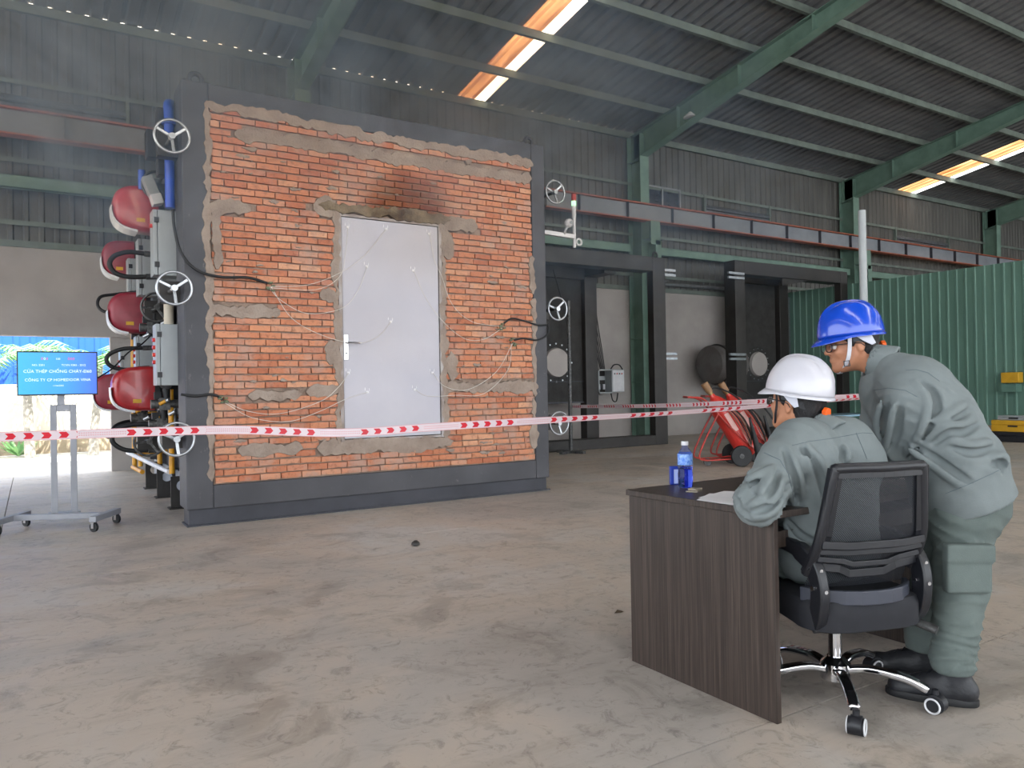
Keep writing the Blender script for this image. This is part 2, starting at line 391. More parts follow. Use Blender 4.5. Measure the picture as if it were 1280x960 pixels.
def catenary(a, b, sag, n=12):
    a, b = Vector(a), Vector(b)
    return [a.lerp(b, i/n) - Vector((0, 0, sag*4*(i/n)*(1-i/n))) for i in range(n+1)]
def spline(pts, n=8):
    p = [Vector(q) for q in pts]; p = [p[0]*2-p[1]] + p + [p[-1]*2-p[-2]]; out = []
    for i in range(1, len(p)-2):
        for k in range(n):
            t = k/n; a, b, c, d = p[i-1:i+3]
            out.append(.5*((2*b)+(c-a)*t+(2*a-5*b+4*c-d)*t*t+(3*b-a-3*c+d)*t**3))
    return out + [p[-2]]
def text(s, size, m, name, parent, mtx, ext=.0006, align='CENTER'):
    cu = bpy.data.curves.new('t', 'FONT'); cu.body = s; cu.size = size; cu.align_x = align; cu.extrude = ext; cu.resolution_u = 2
    o = bpy.data.objects.new('t', cu); COL.objects.link(o); dg = bpy.context.evaluated_depsgraph_get(); dg.update()
    me = bpy.data.meshes.new_from_object(o.evaluated_get(dg)); bpy.data.objects.remove(o)
    me.materials.clear(); me.materials.append(m); off = Matrix.Translation(-root_loc(parent))
    me.transform(off @ mtx)
    return link(name, me, parent)

# ------------------------------------------------------------------ setting
# floor: cast slabs with joints, 4 m bays
fl = link('floor', None); tag(fl, 'worn pale concrete floor of the shed', 'floor', kind='structure')
obj('floor_bed', B().box(-16, -20, -.3, 46, 13.9, -.02), m_mortar, fl)
for i, x in enumerate(np.arange(-4.3, 20, 4.05)):
    for j, y in enumerate(np.arange(-2.2, 13.9, 4.03)):
        y1 = min(y+4.03, 13.88)
        obj('slab', B().box(x+.004, y+.004, -.1, x+4.046, y1-.004, 0), m_floor, fl)
b = B().box(-16, -20, -.1, 46, -2.2, 0).box(-16, -2.2, -.1, -4.3, 13.9, 0).box(24.05-4.05, -2.2, -.1, 46, 13.9, 0)
obj('floor_surround', b, m_floor, fl)
WY = 13.65
# back wall: plastered lower part with the left opening, sheet cladding above
wl = B().box(1.06, WY, 0, 46, WY+.2, 3.56).box(-16, WY, 2.13, 1.06, WY+.2, 3.56).box(-16, WY, 0, -10, WY+.2, 2.13)
w = obj('wall_back', wl, m_plaster); tag(w, 'stained grey plaster wall along the back of the shed', 'wall', kind='structure')
w2 = obj('trim_1', B().box(-16, WY-.05, 2.13, 1.4, WY, 2.28), m_plaster); tag(w2, 'plastered lintel above the bright left opening', 'lintel', kind='structure')
def corr(x0, x1, per, top, bot, h, z0, z1, y, flip=-1):               # trapezoid sheet in XZ, ribs towards -Y
    pr = []; x = x0
    while x < x1:
        pr += [(x, 0), (x+per-top-2*bot, 0), (x+per-top-bot, h), (x+per-bot, h)]; x += per
    v = [(a, y+flip*c, z) for z in (z0, z1) for a, c in pr]; n = len(pr)
    return B().add(v, [(i, i+1, n+i+1, n+i) for i in range(n-1)])
w = obj('wall_back', corr(-16, 46, .2, .05, .02, .022, 3.5, 7.12, WY+.02), m_clad)
tag(w, 'dark ribbed sheet cladding above the plaster wall', 'wall', kind='structure')
w = obj('wall_right', B().box(46, -14, 0, 46.2, WY, 9.5), m_clad); tag(w, 'far sheet metal end wall of the shed', 'wall', kind='structure')
w = obj('trim_2', B().box(-16, WY-.03, 3.46, 46, WY+.0, 3.56), m_purlin); tag(w, 'thin flashing along the top of the plaster wall', 'trim', kind='structure')
def zr(y): return 7.15 + .16*(13.6-y)
# roof: ribbed sheet, ribs running up the slope, with two visible skylight strips and added unseen ones
cl = link('ceiling', None); tag(cl, 'dark ribbed roof sheeting seen from below', 'roof', kind='structure')
def roofsheet(x0, x1, ya, yb, za, zb, per=.25, h=.06):
    pr = []; x = x0
    while x < x1-.01:
        pr += [(x, 0), (x+.15, 0), (x+.175, h), (x+.225, h)]; x += per
    pr.append((x, 0)); n = len(pr)
    v = [(a, ya, za+c) for a, c in pr] + [(a, yb, zb+c) for a, c in pr]
    return B().add(v, [(i, i+1, n+i+1, n+i) for i in range(n-1)])
ye, yr = 13.665, 0.0
for x0, x1 in ((-14.5, -8.4), (-7.4, 7.25), (8.0, 22.75), (23.75, 46)):
    obj('roof_sheet', roofsheet(x0, x1, ye, yr, zr(ye), zr(yr)), m_roofm, cl)
for x0, x1 in ((-14.5, -8.4), (-7.4, -.65), (.35, 7.25), (8.25, 14.85), (15.85, 22.75), (23.75, 46)):
    obj('roof_sheet', roofsheet(x0, x1, yr, -14., zr(yr), zr(14)), m_roofm, cl)
for x0 in (-8.4, -.65, 7.25, 14.85, 22.75):  # unseen strips on the near slope, added as top-light for the floor
    obj('skylight', roofsheet(x0, x0+1, yr, -14., zr(yr), zr(14)), m_sky2, cl, label='unseen clear roof strip added to brighten the floor')
for x0, x1 in ((-8.4, -7.4), (7.25, 8.0), (22.75, 23.75)):  # the leftmost strip is out of view, added for more top-light
    obj('skylight', roofsheet(x0, x1-.26, ye, yr, zr(ye), zr(yr)), m_sky1, cl, label='rusty amber translucent roof strip')
    obj('skylight', roofsheet(x1-.25, x1, ye, yr, zr(ye), zr(yr)), m_sky2, cl, label='unseen clear roof strip added to brighten the floor')
# purlins
py = [13.6, 12.4, 11.15, 9.9, 8.65, 7.4, 6.15, 4.9]
names = ['lowest, along the top of the back wall', 'second up from the back wall', 'third up from the back wall', 'fourth up from the back wall',
         'fifth up from the back wall', 'sixth up from the back wall', 'seventh up from the back wall', 'eighth up from the back wall']
for y, nm in zip(py, names):
    z = zr(y); h = .15; b = B().box(-14, y-.03, z-h, 46, y-.024, z-.005).box(-14, y-.03, z-h, 46, y+.035, z-h+.006).box(-14, y-.03, z-.01, 46, y+.035, z-.004)
    tag(obj('roof_purlin', b, m_purlin), 'greenish steel roof purlin, ' + nm, 'beam', 'roof purlins', 'structure')
# girts on the cladding
for z, nm in ((5.96, 'upper girt, just above the orange and grey crane girder'), (4.78, 'middle girt, just below the crane girder'), (3.84, 'lowest girt, just above the plaster wall')):
    b = B().box(-16, WY-.07, z, 46, WY+.0, z+.012).box(-16, WY-.07, z-.06, 46, WY-.064, z)
    tag(obj('wall_girt', b, m_purlin), 'thin green ' + nm, 'beam', 'wall girts', 'structure')
# portal frames
def zlow(y): return 6.45 + (13.3-y)*.2155 if y > 7.7 else zr(y)-.15-.30
fr_l = ['beside the top left corner of the furnace', 'right of the brick wall with the lamp above', 'second right of the brick wall, behind the grey pipe', 'farthest to the right']
for k, x in enumerate((4.05, 11.95, 19.95, 27.95, 35.95)):
    lb = fr_l[min(k, 3)]
    b = B(); ys = [13.5, 12, 10, 8.5, 7.7, 5, 2, 0]
    for ya, yb in zip(ys, ys[1:]):
        b.prism([(x-.006, ya, zlow(ya)), (x-.006, ya, zr(ya)-.15), (x-.006, yb, zr(yb)-.15), (x-.006, yb, zlow(yb))], (.012, 0, 0))
        for fa, fb in ((zlow(ya), zlow(yb)), (zr(ya)-.165, zr(yb)-.165)):
            b.prism([(x-.11, ya, fa), (x-.11, ya, fa+.014), (x-.11, yb, fb+.014), (x-.11, yb, fb)], (.22, 0, 0))
    b.prism([(x-.006, 0, zlow(0)), (x-.006, 0, zr(0)-.15), (x-.006, -14, zr(14)-.15), (x-.006, -14, zr(14)-.45)], (.012, 0, 0))
    rf = link('roof_rafter', None); tag(rf, 'green tapered steel rafter ' + lb, 'beam', 'roof rafters', 'structure')
    obj('rafter_beam', b, m_green, rf)
    for y in (12.0, 10.3, 8.6, 6.9):
        obj('stiffener_plate', B().box(x-.1, y-.006, zlow(y)+.014, x+.1, y+.006, zr(y)-.16), m_green, rf)
    c = B().box(x-.13, 13.15, 0, x+.13, 13.165, 7.0).box(x-.13, 13.585, 0, x+.13, 13.6, 7.05).box(x-.006, 13.165, 0, x+.006, 13.585, 7.03)
    cc = link('steel_column', None); tag(cc, 'green steel column of the shed ' + lb, 'column', 'shed columns', 'structure')
    obj('column_post', c, m_green, cc)
    for z in (1.3, 2.3, 4.2, 6.4):
        obj('stiffener_plate', B().box(x-.12, 13.165, z, x+.12, 13.585, z+.012), m_green, cc)
    br = B().box(x-.12, 12.9, 4.55, x+.12, 13.15, 4.93).box(x-.14, 12.82, 4.4, x+.14, 12.835, 4.93).box(x+.0, 12.82, 0, x+.17, 12.86, 4.5).box(x+.08, 12.86, 0, x+.09, 13.15, 4.5)
    obj('crane_bracket', br, m_green, cc)
# crane girder with orange rails
cg = link('crane_girder', None); tag(cg, 'long grey crane girder with orange flanges running along the back wall', 'beam', kind='structure')
obj('girder_web', B().box(-16, 12.99, 4.97, 46, 13.005, 5.31), m_craneweb, cg)
obj('girder_flange', B().box(-16, 12.9, 4.94, 46, 13.1, 4.965), m_orange_rail, cg, label='orange lower flange')
obj('girder_flange', B().box(-16, 12.9, 5.31, 46, 13.1, 5.33), m_orange_rail, cg, label='orange upper flange')
obj('crane_rail', B().box(-16, 12.97, 5.33, 46, 13.03, 5.36), m_orange_rail, cg)
for x in np.arange(-14.4, 45, 1.35):
    obj('girder_stiffener', B().box(x, 12.91, 4.965, x+.012, 12.99, 5.31), m_darker, cg)
# green strut between columns and a thinner one below
for x0, x1, nm in ((-16, 3.93, 'left of the furnace'), (4.2, 11.6, 'behind the furnace'), (12.1, 19.8, 'right of the furnace'), (20.1, 27.8, 'far right end')):
    b = B().box(x0, 13.28, 4.27, x1, 13.29, 4.46).box(x0, 13.28, 4.27, x1, 13.4, 4.28).box(x0, 13.28, 4.45, x1, 13.4, 4.46)
    tag(obj('wall_strut', b, m_green), 'light green steel strut between wall columns, ' + nm, 'beam', 'wall struts', 'structure')
# louvre window, slot vent, left vent
wn = link('window_1', None); tag(wn, 'small dark louvred window in the sheet cladding', 'window', kind='structure')
b = B()
for x in (12.3, 12.88, 13.46): b.box(x-.02, WY-.1, 5.45, x+.02, WY, 5.99)
b.box(12.3, WY-.1, 5.95, 13.46, WY, 5.99).box(12.3, WY-.1, 5.45, 13.46, WY, 5.49)
obj('window_frame', b, m_steel, wn)
obj('pane', B().box(12.32, WY-.05, 5.49, 13.44, WY-.035, 5.95), mat('dark dusty glass', '2b2e3a', .25, 0, '1c1e28', scale=6), wn)
for (xa, xb, nm) in ((14.33, 16.76, 2), (-2.5, 1.34, 3), (22.6, 25.6, 4)):
    wn = link('window_%d' % nm, None); tag(wn, {2: 'long slot vent with two pale slats, right of the louvred window', 3: 'long slot vent with pale slats above the girder at the left', 4: 'long faint slot vent far along the back wall'}[nm], 'window', kind='structure')
    obj('window_frame', B().box(xb-.02, WY-.09, 5.45, xb+.03, WY, 5.98).box(xa-.03, WY-.09, 5.45, xa+.02, WY, 5.98), m_purlin, wn)
    for z in (5.55, 5.68): obj('slat', B().bar((xa, WY-.06, z), (xb, WY-.06, z), .05, .09, (0, .5, 1)), m_steel, wn)
# green ribbed partition on the right
pv = []
for i in range(0, 31):
    y = 13.6-i*.2*1.0
b = B(); y = 13.55; pr = []
while y > 5.2:
    pr += [(y, 0), (y-.13, 0), (y-.145, .02), (y-.18, .02)]; y -= .195
n = len(pr)
b.add([(17.42-c, a, z) for z in (0.22, 3.68) for a, c in pr], [(i, i+1, n+i+1, n+i) for i in range(n-1)])
m_part = mat('green ribbed sheet', '668a7c', .5, .05, '5b7d70', scale=.8, stretch=(3, 3, .5))
pt = link('wall_right', None); tag(pt, 'green ribbed sheet partition behind the two men', 'wall', kind='structure')
obj('ribbed_sheet', b, m_part, pt)
obj('partition_plinth', B().box(17.4, 5.2, 0, 17.55, 13.6, .24), m_cement, pt)
obj('partition_edge', B().box(17.25, 13.5, 0, 17.42, 13.62, 3.55), m_steel, pt)
# a roof lamp hung under the rafter
lp = W(863, 147, 17.0); lp = Vector((12.2, 11.75, 6.75)) if False else atX(863, 147, 11.95)
lm = thing('pendant_lamp', 'small round shed lamp hung under the green rafter', 'lamp', lp)
obj('lamp_shade', B().lathe([(.03, .12), (.05, .1), (.14, .02), (.15, 0), (.14, -.005)], lp, n=20), m_white, lm, smooth=40)
obj('hanger', B().cyl(lp+Vector((0, 0, .1)), lp+Vector((0, 0, .3)), .01, 8), m_grime, lm)

# outside, seen through the left opening
og = obj('ground', B().box(-14, 13.9, -.12, 16, 40, -.02), mat('sunlit concrete yard', 'c9c4ba', .8, 0, 'b5b0a6', scale=2)); tag(og, 'sunlit concrete yard beyond the left opening', 'ground', kind='structure')
yw = thing('boundary_wall', 'low white boundary wall outside the left opening', 'wall', (0, 19, 0), kind='structure')
obj('wall_panel', B().box(-8, 19, .28, 6, 19.2, 1.45), mat('whitewash', 'dedad2', .85, 0, 'cfcac0', scale=2), yw)
obj('plinth', B().box(-8, 18.9, 0, 6, 19.0, .28), mat('brown plinth', 'a99b86', .9, 0, '8c8070', scale=4), yw)
for x in (-4.6, -2.3, 0, 2.4, 4.6): obj('pilaster', B().box(x-.07, 18.93, .28, x+.07, 19.0, 1.45), mat('whitewash', 'dedad2'), yw)
bl = obj('blue_sheet_fence', corr(-8, 6, .3, .08, .03, .03, 1.47, 3.6, 19.15), mat('bright blue sheet', '2a63c8', .5, 0, '2458b4', scale=1)); tag(bl, 'bright blue sheet fence on top of the white boundary wall', 'fence')
m_leaf = mat('palm green', '5f8f5a', .6, 0, '7fae72', scale=8); m_bark = mat('pale palm bark', 'a8a49c', .9, 0, '7d7a74', scale=14, bump=.5)
def palm(x, y, h, lean, sd, label):
    rr = random.Random(sd); t = thing('palm_tree', label, 'tree', (x, y, 0), 'palm trees outside the opening')
    obj('trunk', B().tube([(x, y, 0), (x+lean*.5, y, h*.5), (x+lean, y, h)], [.1, .08, .06], 8), m_bark, t)
    b = B(); top = Vector((x+lean, y, h))
    for k in range(16):
        a = 2*PI*k/16+rr.uniform(-.2, .2); el = rr.uniform(.1, 1.1); L_ = rr.uniform(.7, 1.1); d = Vector((math.cos(a), math.sin(a), 0))
        pts = [top + d*L_*s*math.cos(el*(1-s)) + Vector((0, 0, L_*(math.sin(el)*s - .75*s*s))) for s in (0, .25, .5, .75, 1)]
        side = Vector((-d.y, d.x, 0))
        for p, q in zip(pts, pts[1:]):
            for sg in (-1, 1):
                for u in (0, .33, .66):
                    o = p.lerp(q, u); e = o + side*sg*.28 + d*.12 - Vector((0, 0, .12))
                    b.add([o, o.lerp(q, .3), e], [(0, 1, 2)])
        b.tube(pts, .008, 4)
    obj('fronds', b, m_leaf, t, kind='stuff')
palm(1.05, 17.9, 1.95, .15, 1, 'palm tree just left of the red burners, trunk leaning right')
palm(-.05, 18.2, 2.05, -.05, 2, 'slim palm tree behind the left half of the screen')
b = B(); q = Vector((-.1, 18.6, 0)); q = Vector((.3-.55, 18.5, 0))
for k in range(26):
    a = R.uniform(0, 2*PI); e = q+Vector((math.cos(a)*.4, math.sin(a)*.2, R.uniform(.15, .45))); s_ = Vector((-math.sin(a), math.cos(a), 0))*.04
    b.add([q, q.lerp(e, .6)+s_, e, q.lerp(e, .6)-s_], [(0, 1, 2, 3)])
tag(obj('garden_shrub', b, m_leaf), 'small spiky plant at the foot of the white boundary wall', 'plant')

# ------------------------------------------------------------------ the brick filled test frame
sf = thing('brick_test_frame', 'big charcoal steel frame filled with orange brickwork around a pale grey door', 'frame', (1.17, 7.4, 0))
FX0, FX1, FY = 1.17, 5.15, 7.4
b = B().box(FX0, FY, .15, 1.40, FY+.4, 4.06).box(4.965, FY, .15, FX1, FY+.4, 4.06).box(1.40, FY, 3.865, 4.965, FY+.4, 4.06).box(1.40, FY, .15, 4.965, FY+.4, .365)
obj('steel_frame', b, m_frame, sf, bevel=.012)
b = B().box(FX0+.02, FY+.03, .012, FX1-.03, FY+.04, .15).box(FX0-.0, FY+.0, 0, FX1+.01, FY+.3, .014).box(FX0+.02, FY+.04, .0, FX0+.03, FY+.3, .15)
obj('base_channel', b, m_darker, sf)
for x in (1.32, 5.03):
    b = B(); y = FY+.15
    pl = [(x-.11, 4.06), (x-.11+.02, 4.15), (x-.04, 4.21), (x+.04, 4.21), (x+.09, 4.15), (x+.11, 4.06)]
    b.ring((x, y, 4.13), (0, 1, 0), .055, .022, 20, 6); b.box(x-.11, y-.015, 4.05, x-.06, y+.015, 4.12).box(x+.06, y-.015, 4.05, x+.11, y+.015, 4.12)
    obj('lifting_lug', b, m_dark, sf)
obj('mortar_bed', B().box(1.40, FY+.03, .365, 2.63, FY+.2, 3.865).box(3.76, FY+.03, .365, 4.965, FY+.2, 3.865).box(2.63, FY+.03, .365, 3.76, FY+.2, .70).box(2.63, FY+.03, 2.99, 3.76, FY+.2, 3.865), m_mortar, sf)
# cement patches and bond bands (irregular blobs, slightly proud)
patches = [(1.66, 3.585, 4.94, 3.69, 1), (1.37, 3.80, 2.9, 3.91, 0), (2.5, 3.77, 4.99, 3.885, 0), (1.35, 3.1, 1.425, 3.9, 0), (1.35, .4, 1.42, 2.0, 0), (1.35, 1.9, 1.44, 3.2, 0),
           (1.40, 2.87, 1.74, 3.01, 1), (1.40, 2.35, 1.52, 2.9, 0), (1.42, 1.935, 2.0, 2.02, 1), (2.4, 2.95, 2.62, 3.13, 1), (2.555, .68, 2.64, 3.1, 0), (3.75, .68, 3.83, 3.1, 0),
           (3.8, 2.96, 4.2, 3.07, 1), (3.77, 2.62, 3.93, 2.95, 0), (3.8, 1.175, 4.98, 1.27, 1), (3.8, 1.3, 3.95, 1.62, 0), (2.42, 2.08, 2.6, 2.26, 0), (2.46, 1.47, 2.6, 1.72, 0),
           (2.4, .575, 3.85, .70, 1), (1.65, .62, 2.2, .70, 1), (4.9, 2.3, 5.0, 2.75, 0), (4.93, 1.1, 5.01, 2.25, 0), (4.9, .5, 4.99, 1.1, 0), (1.75, 1.15, 2.2, 1.22, 1), (2.3, 1.175, 2.62, 1.26, 1)]
def blob(x0, z0, x1, z1, y, t, rr):                                 # irregular smear built as a ladder of quads
    hor = (x1-x0) > (z1-z0); L_, w_ = (x1-x0, z1-z0) if hor else (z1-z0, x1-x0)
    n = max(6, int(L_/.035)); a = min(.026, w_*.32); rows = []; lo = hi = 0
    for i in range(n+1):
        s = i/n; e = min(1, min(s, 1-s)*L_/max(.03, w_*.5)); e = math.sqrt(max(e, .04)); lo = .6*lo+rr.uniform(-a, a)*.8; hi = .6*hi+rr.uniform(-a, a)*.8
        m_ = w_/2; rows.append((s*L_, m_-m_*e+lo, m_+m_*e+hi))
    b = B(); v = []
    for u, p, q in rows:
        d = q-p; 
        for k, (w2, dy) in enumerate(((p, 0), (p+min(.01, d*.2), -t), ((p+q)/2, -t*1.06), (q-min(.01, d*.2), -t), (q, 0))):
            v.append((x0+u, y+dy, z0+w2) if hor else (x0+w2, y+dy, z0+u))
    f = [(i*5+k, i*5+k+1, (i+1)*5+k+1, (i+1)*5+k) for i in range(n) for k in range(4)] + [(0, 1, 2, 3, 4), tuple(n*5+k for k in range(5))]
    b.add(v, f); return b
rr = random.Random(3)
for q in patches:
    if q[4]: q = (q[0]-.03, q[1]-.018, q[2]+.03, q[3]+.018, 1)
    obj('cement_patch', blob(*q[:4], FY+.032, .036 if q[4] else .04, rr), m_cement, sf)
for k in range(130):
    x, z = rr.uniform(1.5, 4.85), rr.uniform(.45, 3.75)
    if 2.5 < x < 3.9 and .6 < z < 3.1: continue
    s = rr.uniform(.015, .055)
    obj('cement_patch', blob(x, z, x+s*rr.uniform(1.2, 3), z+s*.9, FY+.03, .034, rr), m_cement, sf)
obj('cement_patch', blob(2.42, 2.995, 3.88, 3.11, FY+.032, .046, rr), m_scorch, sf, label='scorched brown mortar strip above the door')
# bricks
bx0, bz0, ch, bl_ = 1.415, .372, .0672, .205
cands = []
row = 0; z = bz0
while z < 3.85:
    x = bx0 - (bl_/2 if row % 2 else 0) + rr.uniform(-.02, .02)
    while x < 4.955:
        L_ = bl_*rr.uniform(.93, 1.04); x0, x1 = max(x, bx0), min(x+L_-.009, 4.955)
        segs = [(x0, x1)]
        if z+ch > .70 and z < 3.0:
            segs = [(x0, min(x1, 2.62)), (max(x0, 3.775), x1)]
        for a, c in segs:
            if c-a < .035: continue
            cx, cz = (a+c)/2, z+ch/2
            if any(q[4] and q[0] < cx < q[2] and q[1]-.01 < cz < q[3]+.01 for q in patches): continue
            cands.append((a, c-.0+.004*rr.random(), z+.004+rr.uniform(-.002, .003), z+ch-.006+rr.uniform(-.003, .003)))
        x += L_
    z += ch; row += 1
def brick_mesh(k):
    r_ = random.Random(50+k); me = bpy.data.meshes.new('brick'); bm = bmesh.new()
    n = 5; fr = []; bk = []
    for (u, v) in ((0, 0), (.25, 0), (.5, 0), (.75, 0), (1, 0), (1, .5), (1, 1), (.75, 1), (.5, 1), (.25, 1), (0, 1), (0, .5)):
        j = r_.uniform(-.05, .05); 
        bk.append(bm.verts.new((u, 1, v))); uu = min(max(u+r_.uniform(-.012, .012), -.02), 1.02); vv = v + r_.uniform(-.07, .05)*(1 if v > .6 else -1 if v < .4 else 0)
        fr.append(bm.verts.new((.5+(uu-.5)*.985, r_.uniform(-.04, .07), .5+(vv-.5)*.93)))
    m_ = len(fr)
    bm.faces.new(fr)
    for i in range(m_): bm.faces.new((fr[i], bk[i], bk[(i+1) % m_], fr[(i+1) % m_]))
    bmesh.ops.recalc_face_normals(bm, faces=bm.faces); bm.to_mesh(me); bm.free(); me.materials.append(m_brick); return me
bms = [brick_mesh(k) for k in range(8)]
cands.sort(key=lambda q: -(q[1]-q[0])*(q[3]-q[2])/(q[0]**2+7.4**2)**1.2)
off = sf.location
rest = B()
for k, (a, c, z0, z1) in enumerate(cands):
    me = bms[k % 8]; dy = rr.uniform(-.006, .007); y0 = FY+.002+dy
    if k < 300:
        o = link('brick', me, sf); o.location = Vector((a, y0, z0))-off; o.scale = (c-a, .05, z1-z0)
        o.rotation_euler = (0, rr.uniform(-.006, .006), 0)
    else:
        rest.add([(a+v.co.x*(c-a), y0+v.co.y*.05, z0+v.co.z*(z1-z0)) for v in me.vertices], [tuple(p.vertices) for p in me.polygons])
obj('brickwork', rest, m_brick, sf, kind='stuff')
# the steel door in the brickwork
DX0, DX1, DZ0, DZ1, DY = 2.645, 3.745, .715, 2.975, FY+.005
dr = obj('steel_door', B().box(DX0+.012, DY, DZ0+.01, DX1-.012, DY+.05, DZ1-.012), m_door, sf, bevel=.004, label='pale grey flush steel door leaf')
obj('door_frame', B().box(DX0-.03, DY-.012, DZ0-.02, DX0+.006, DY+.06, DZ1+.02).box(DX1-.006, DY-.012, DZ0-.02, DX1+.03, DY+.06, DZ1+.02).box(DX0, DY-.006, DZ1-.006, DX1, DY+.06, DZ1+.02).box(DX0, DY-.004, DZ0-.02, DX1, DY+.06, DZ0+.002),
    mat('door frame metal', 'a7a19f', .45, .3, '6e5a4e', scale=3), sf)
hp = atY(432.5, 434, DY)
obj('handle_plate', B().box(hp.x-.024, DY-.01, hp.z-.13, hp.x+.024, DY, hp.z+.13), m_chrome, dr, bevel=.008)
obj('lever_handle', B().tube([(hp.x, DY-.005, hp.z+.045), (hp.x, DY-.05, hp.z+.045), (hp.x+.03, DY-.06, hp.z+.045), (hp.x+.13, DY-.055, hp.z+.04)], .009, 8), m_chrome, dr, smooth=40)
obj('keyhole', B().cyl((hp.x, DY-.012, hp.z-.06), (hp.x, DY-.009, hp.z-.06), .009, 12), m_blackp, dr)
# thermocouple wires, their pads, junction clusters and black cables
m_wire = mat('white wire', 'd8d2cb', .5); m_pad = mat('white pad', 'e8e6e8', .6); m_conn = mat('green brown connector block', '6f7c5a', .6, 0, '3d3a30', scale=60)
J = {'a': (338, 358), 'b': (280, 501), 'c': (627, 409), 'd': (641, 428)}
wires = [([(435, 284), (432, 315), (425, 345), (395, 362)], 'a', 'white wire from the top left pad of the grey door to the upper left junction'),
         ([(483, 286), (455, 320), (425, 341), (385, 356)], 'a', 'white wire from the top middle pad of the door to the upper left junction'),
         ([(459, 333), (448, 362), (428, 385), (385, 392), (352, 376)], 'a', 'white wire from the upper middle pad left of centre to the upper left junction'),
         ([(489, 402), (472, 421), (445, 429), (405, 420), (365, 398)], 'a', 'white wire looping from the door centre past the handle'),
         ([(537, 292), (543, 325), (552, 345), (565, 380), (590, 402)], 'c', 'white wire from the top right pad of the door to the right junction'),
         ([(517, 338), (532, 372), (552, 400), (580, 423), (605, 424)], 'c', 'white wire from the upper pad right of centre sagging to the right junction'),
         ([(436, 466), (422, 485), (400, 502), (350, 517), (310, 514)], 'b', 'white wire from the lower left pad of the door to the lower left junction'),
         ([(460, 490), (432, 499), (400, 514), (360, 527), (315, 522)], 'b', 'white wire from the lower middle pad to the lower left junction, lower one'),
         ([(541, 466), (556, 483), (585, 487), (620, 465)], 'd', 'white wire from the lower right pad of the door to the lower right junction'),
         ([(519, 487), (535, 495), (570, 494), (605, 492), (635, 462)], 'd', 'white wire from the lowest pad of the door sagging to the lower right junction')]
for k, (px, j, lb) in enumerate(wires):
    jx, jy = J[j]; pts = [atY(x, y, DY-.014) if i == 0 else atY(x, y, FY-.03) for i, (x, y) in enumerate(px)] + [atY(jx+R.uniform(-2, 2), jy+R.uniform(-2, 3), FY-.045)]
    o = thing('thermocouple_wire', lb, 'wire', pts[0], 'thermocouple wires on the door')
    obj('wire', B().tube(spline(pts, 6), .0028, 5), m_wire, o)
    p = pts[0]; obj('pad', B().box(p.x-.014, DY-.008, p.z-.012, p.x+.014, DY-.0015, p.z+.012).box(p.x-.03, DY-.004, p.z+.015, p.x-.024, DY-.0015, p.z+.045).box(p.x+.016, DY-.004, p.z+.012, p.x+.022, DY-.0015, p.z+.04), m_pad, o)
for j, lb in (('a', 'upper left'), ('b', 'lower left'), ('c', 'upper right'), ('d', 'lower right')):
    x, y = J[j]; p = atY(x, y, FY-.04); b = B(); r_ = random.Random(ord(j))
    for k in range(6):
        c = p+Vector((r_.uniform(-.04, .04), r_.uniform(-.008, .01), r_.uniform(-.045, .045))); b.box(c.x-.017, c.y-.012, c.z-.008, c.x+.017, c.y+.012, c.z+.008, None)
    tag(obj('wire_connector', b, m_conn, bevel=.002), 'small greenish wire junction on the bricks, %s of the four' % lb, 'connector', 'wire junctions on the brickwork')
def cable(px, y0, y1, r, lb, name='black_cable'):
    n = len(px)-1; pts = [atY(x, y, y0+(y1-y0)*i/n) for i, (x, y) in enumerate(px)]
    return tag(obj(name, B().tube(spline(pts, 8), r, 8), m_rubber, smooth=60), lb, 'cable', 'black cables on the frame')
cable([(216, 262), (218, 285), (226, 315), (245, 337), (275, 346), (310, 347), (334, 354)], 7.34, 7.34, .013, 'thick black cable curving from the upper control cabinet onto the bricks')
cable([(226, 493), (245, 495), (262, 493), (272, 495), (278, 500)], 7.36, 7.36, .012, 'short black cable crossing the frame to the lower left junction')
cable([(686, 406), (672, 406), (655, 401), (640, 398), (630, 404)], 7.36, 7.36, .01, 'black cable from the right side to the upper right junction')
cable([(686, 404), (685, 417), (672, 425), (655, 423), (643, 425)], 7.35, 7.35, .01, 'black cable looping under to the lower right junction')

# ------------------------------------------------------------------ furnace behind the frame
fu = thing('test_furnace', 'dark box-shaped test furnace standing behind the brick filled frame', 'furnace', (1.45, 7.85, 0))
obj('furnace_body', B().box(1.45, 7.83, .32, 4.9, 11.6, 3.98), m_dark, fu, bevel=.02)
obj('base_beam', B().box(1.42, 7.83, .0, 1.55, 11.6, .32).box(4.75, 7.83, 0, 4.9, 11.6, .32), mat('blue grey base paint', '7d828c', .5), fu)
for y in (8.0, 8.9, 9.8, 10.7, 11.5):
    obj('rib', B().box(1.36, y, .32, 1.45, y+.06, 3.98), m_dark, fu)
for y in (8.7, 9.75, 10.8):
    b = B().plate(1.22, 0, 1.42, .34, y, .02, (1.33, .24, .055)); obj('foot_bracket', b, m_black, fu)
    obj('foot_plate', B().box(1.2, y-.05, 0, 1.42, y+.12, .012), m_black, fu)
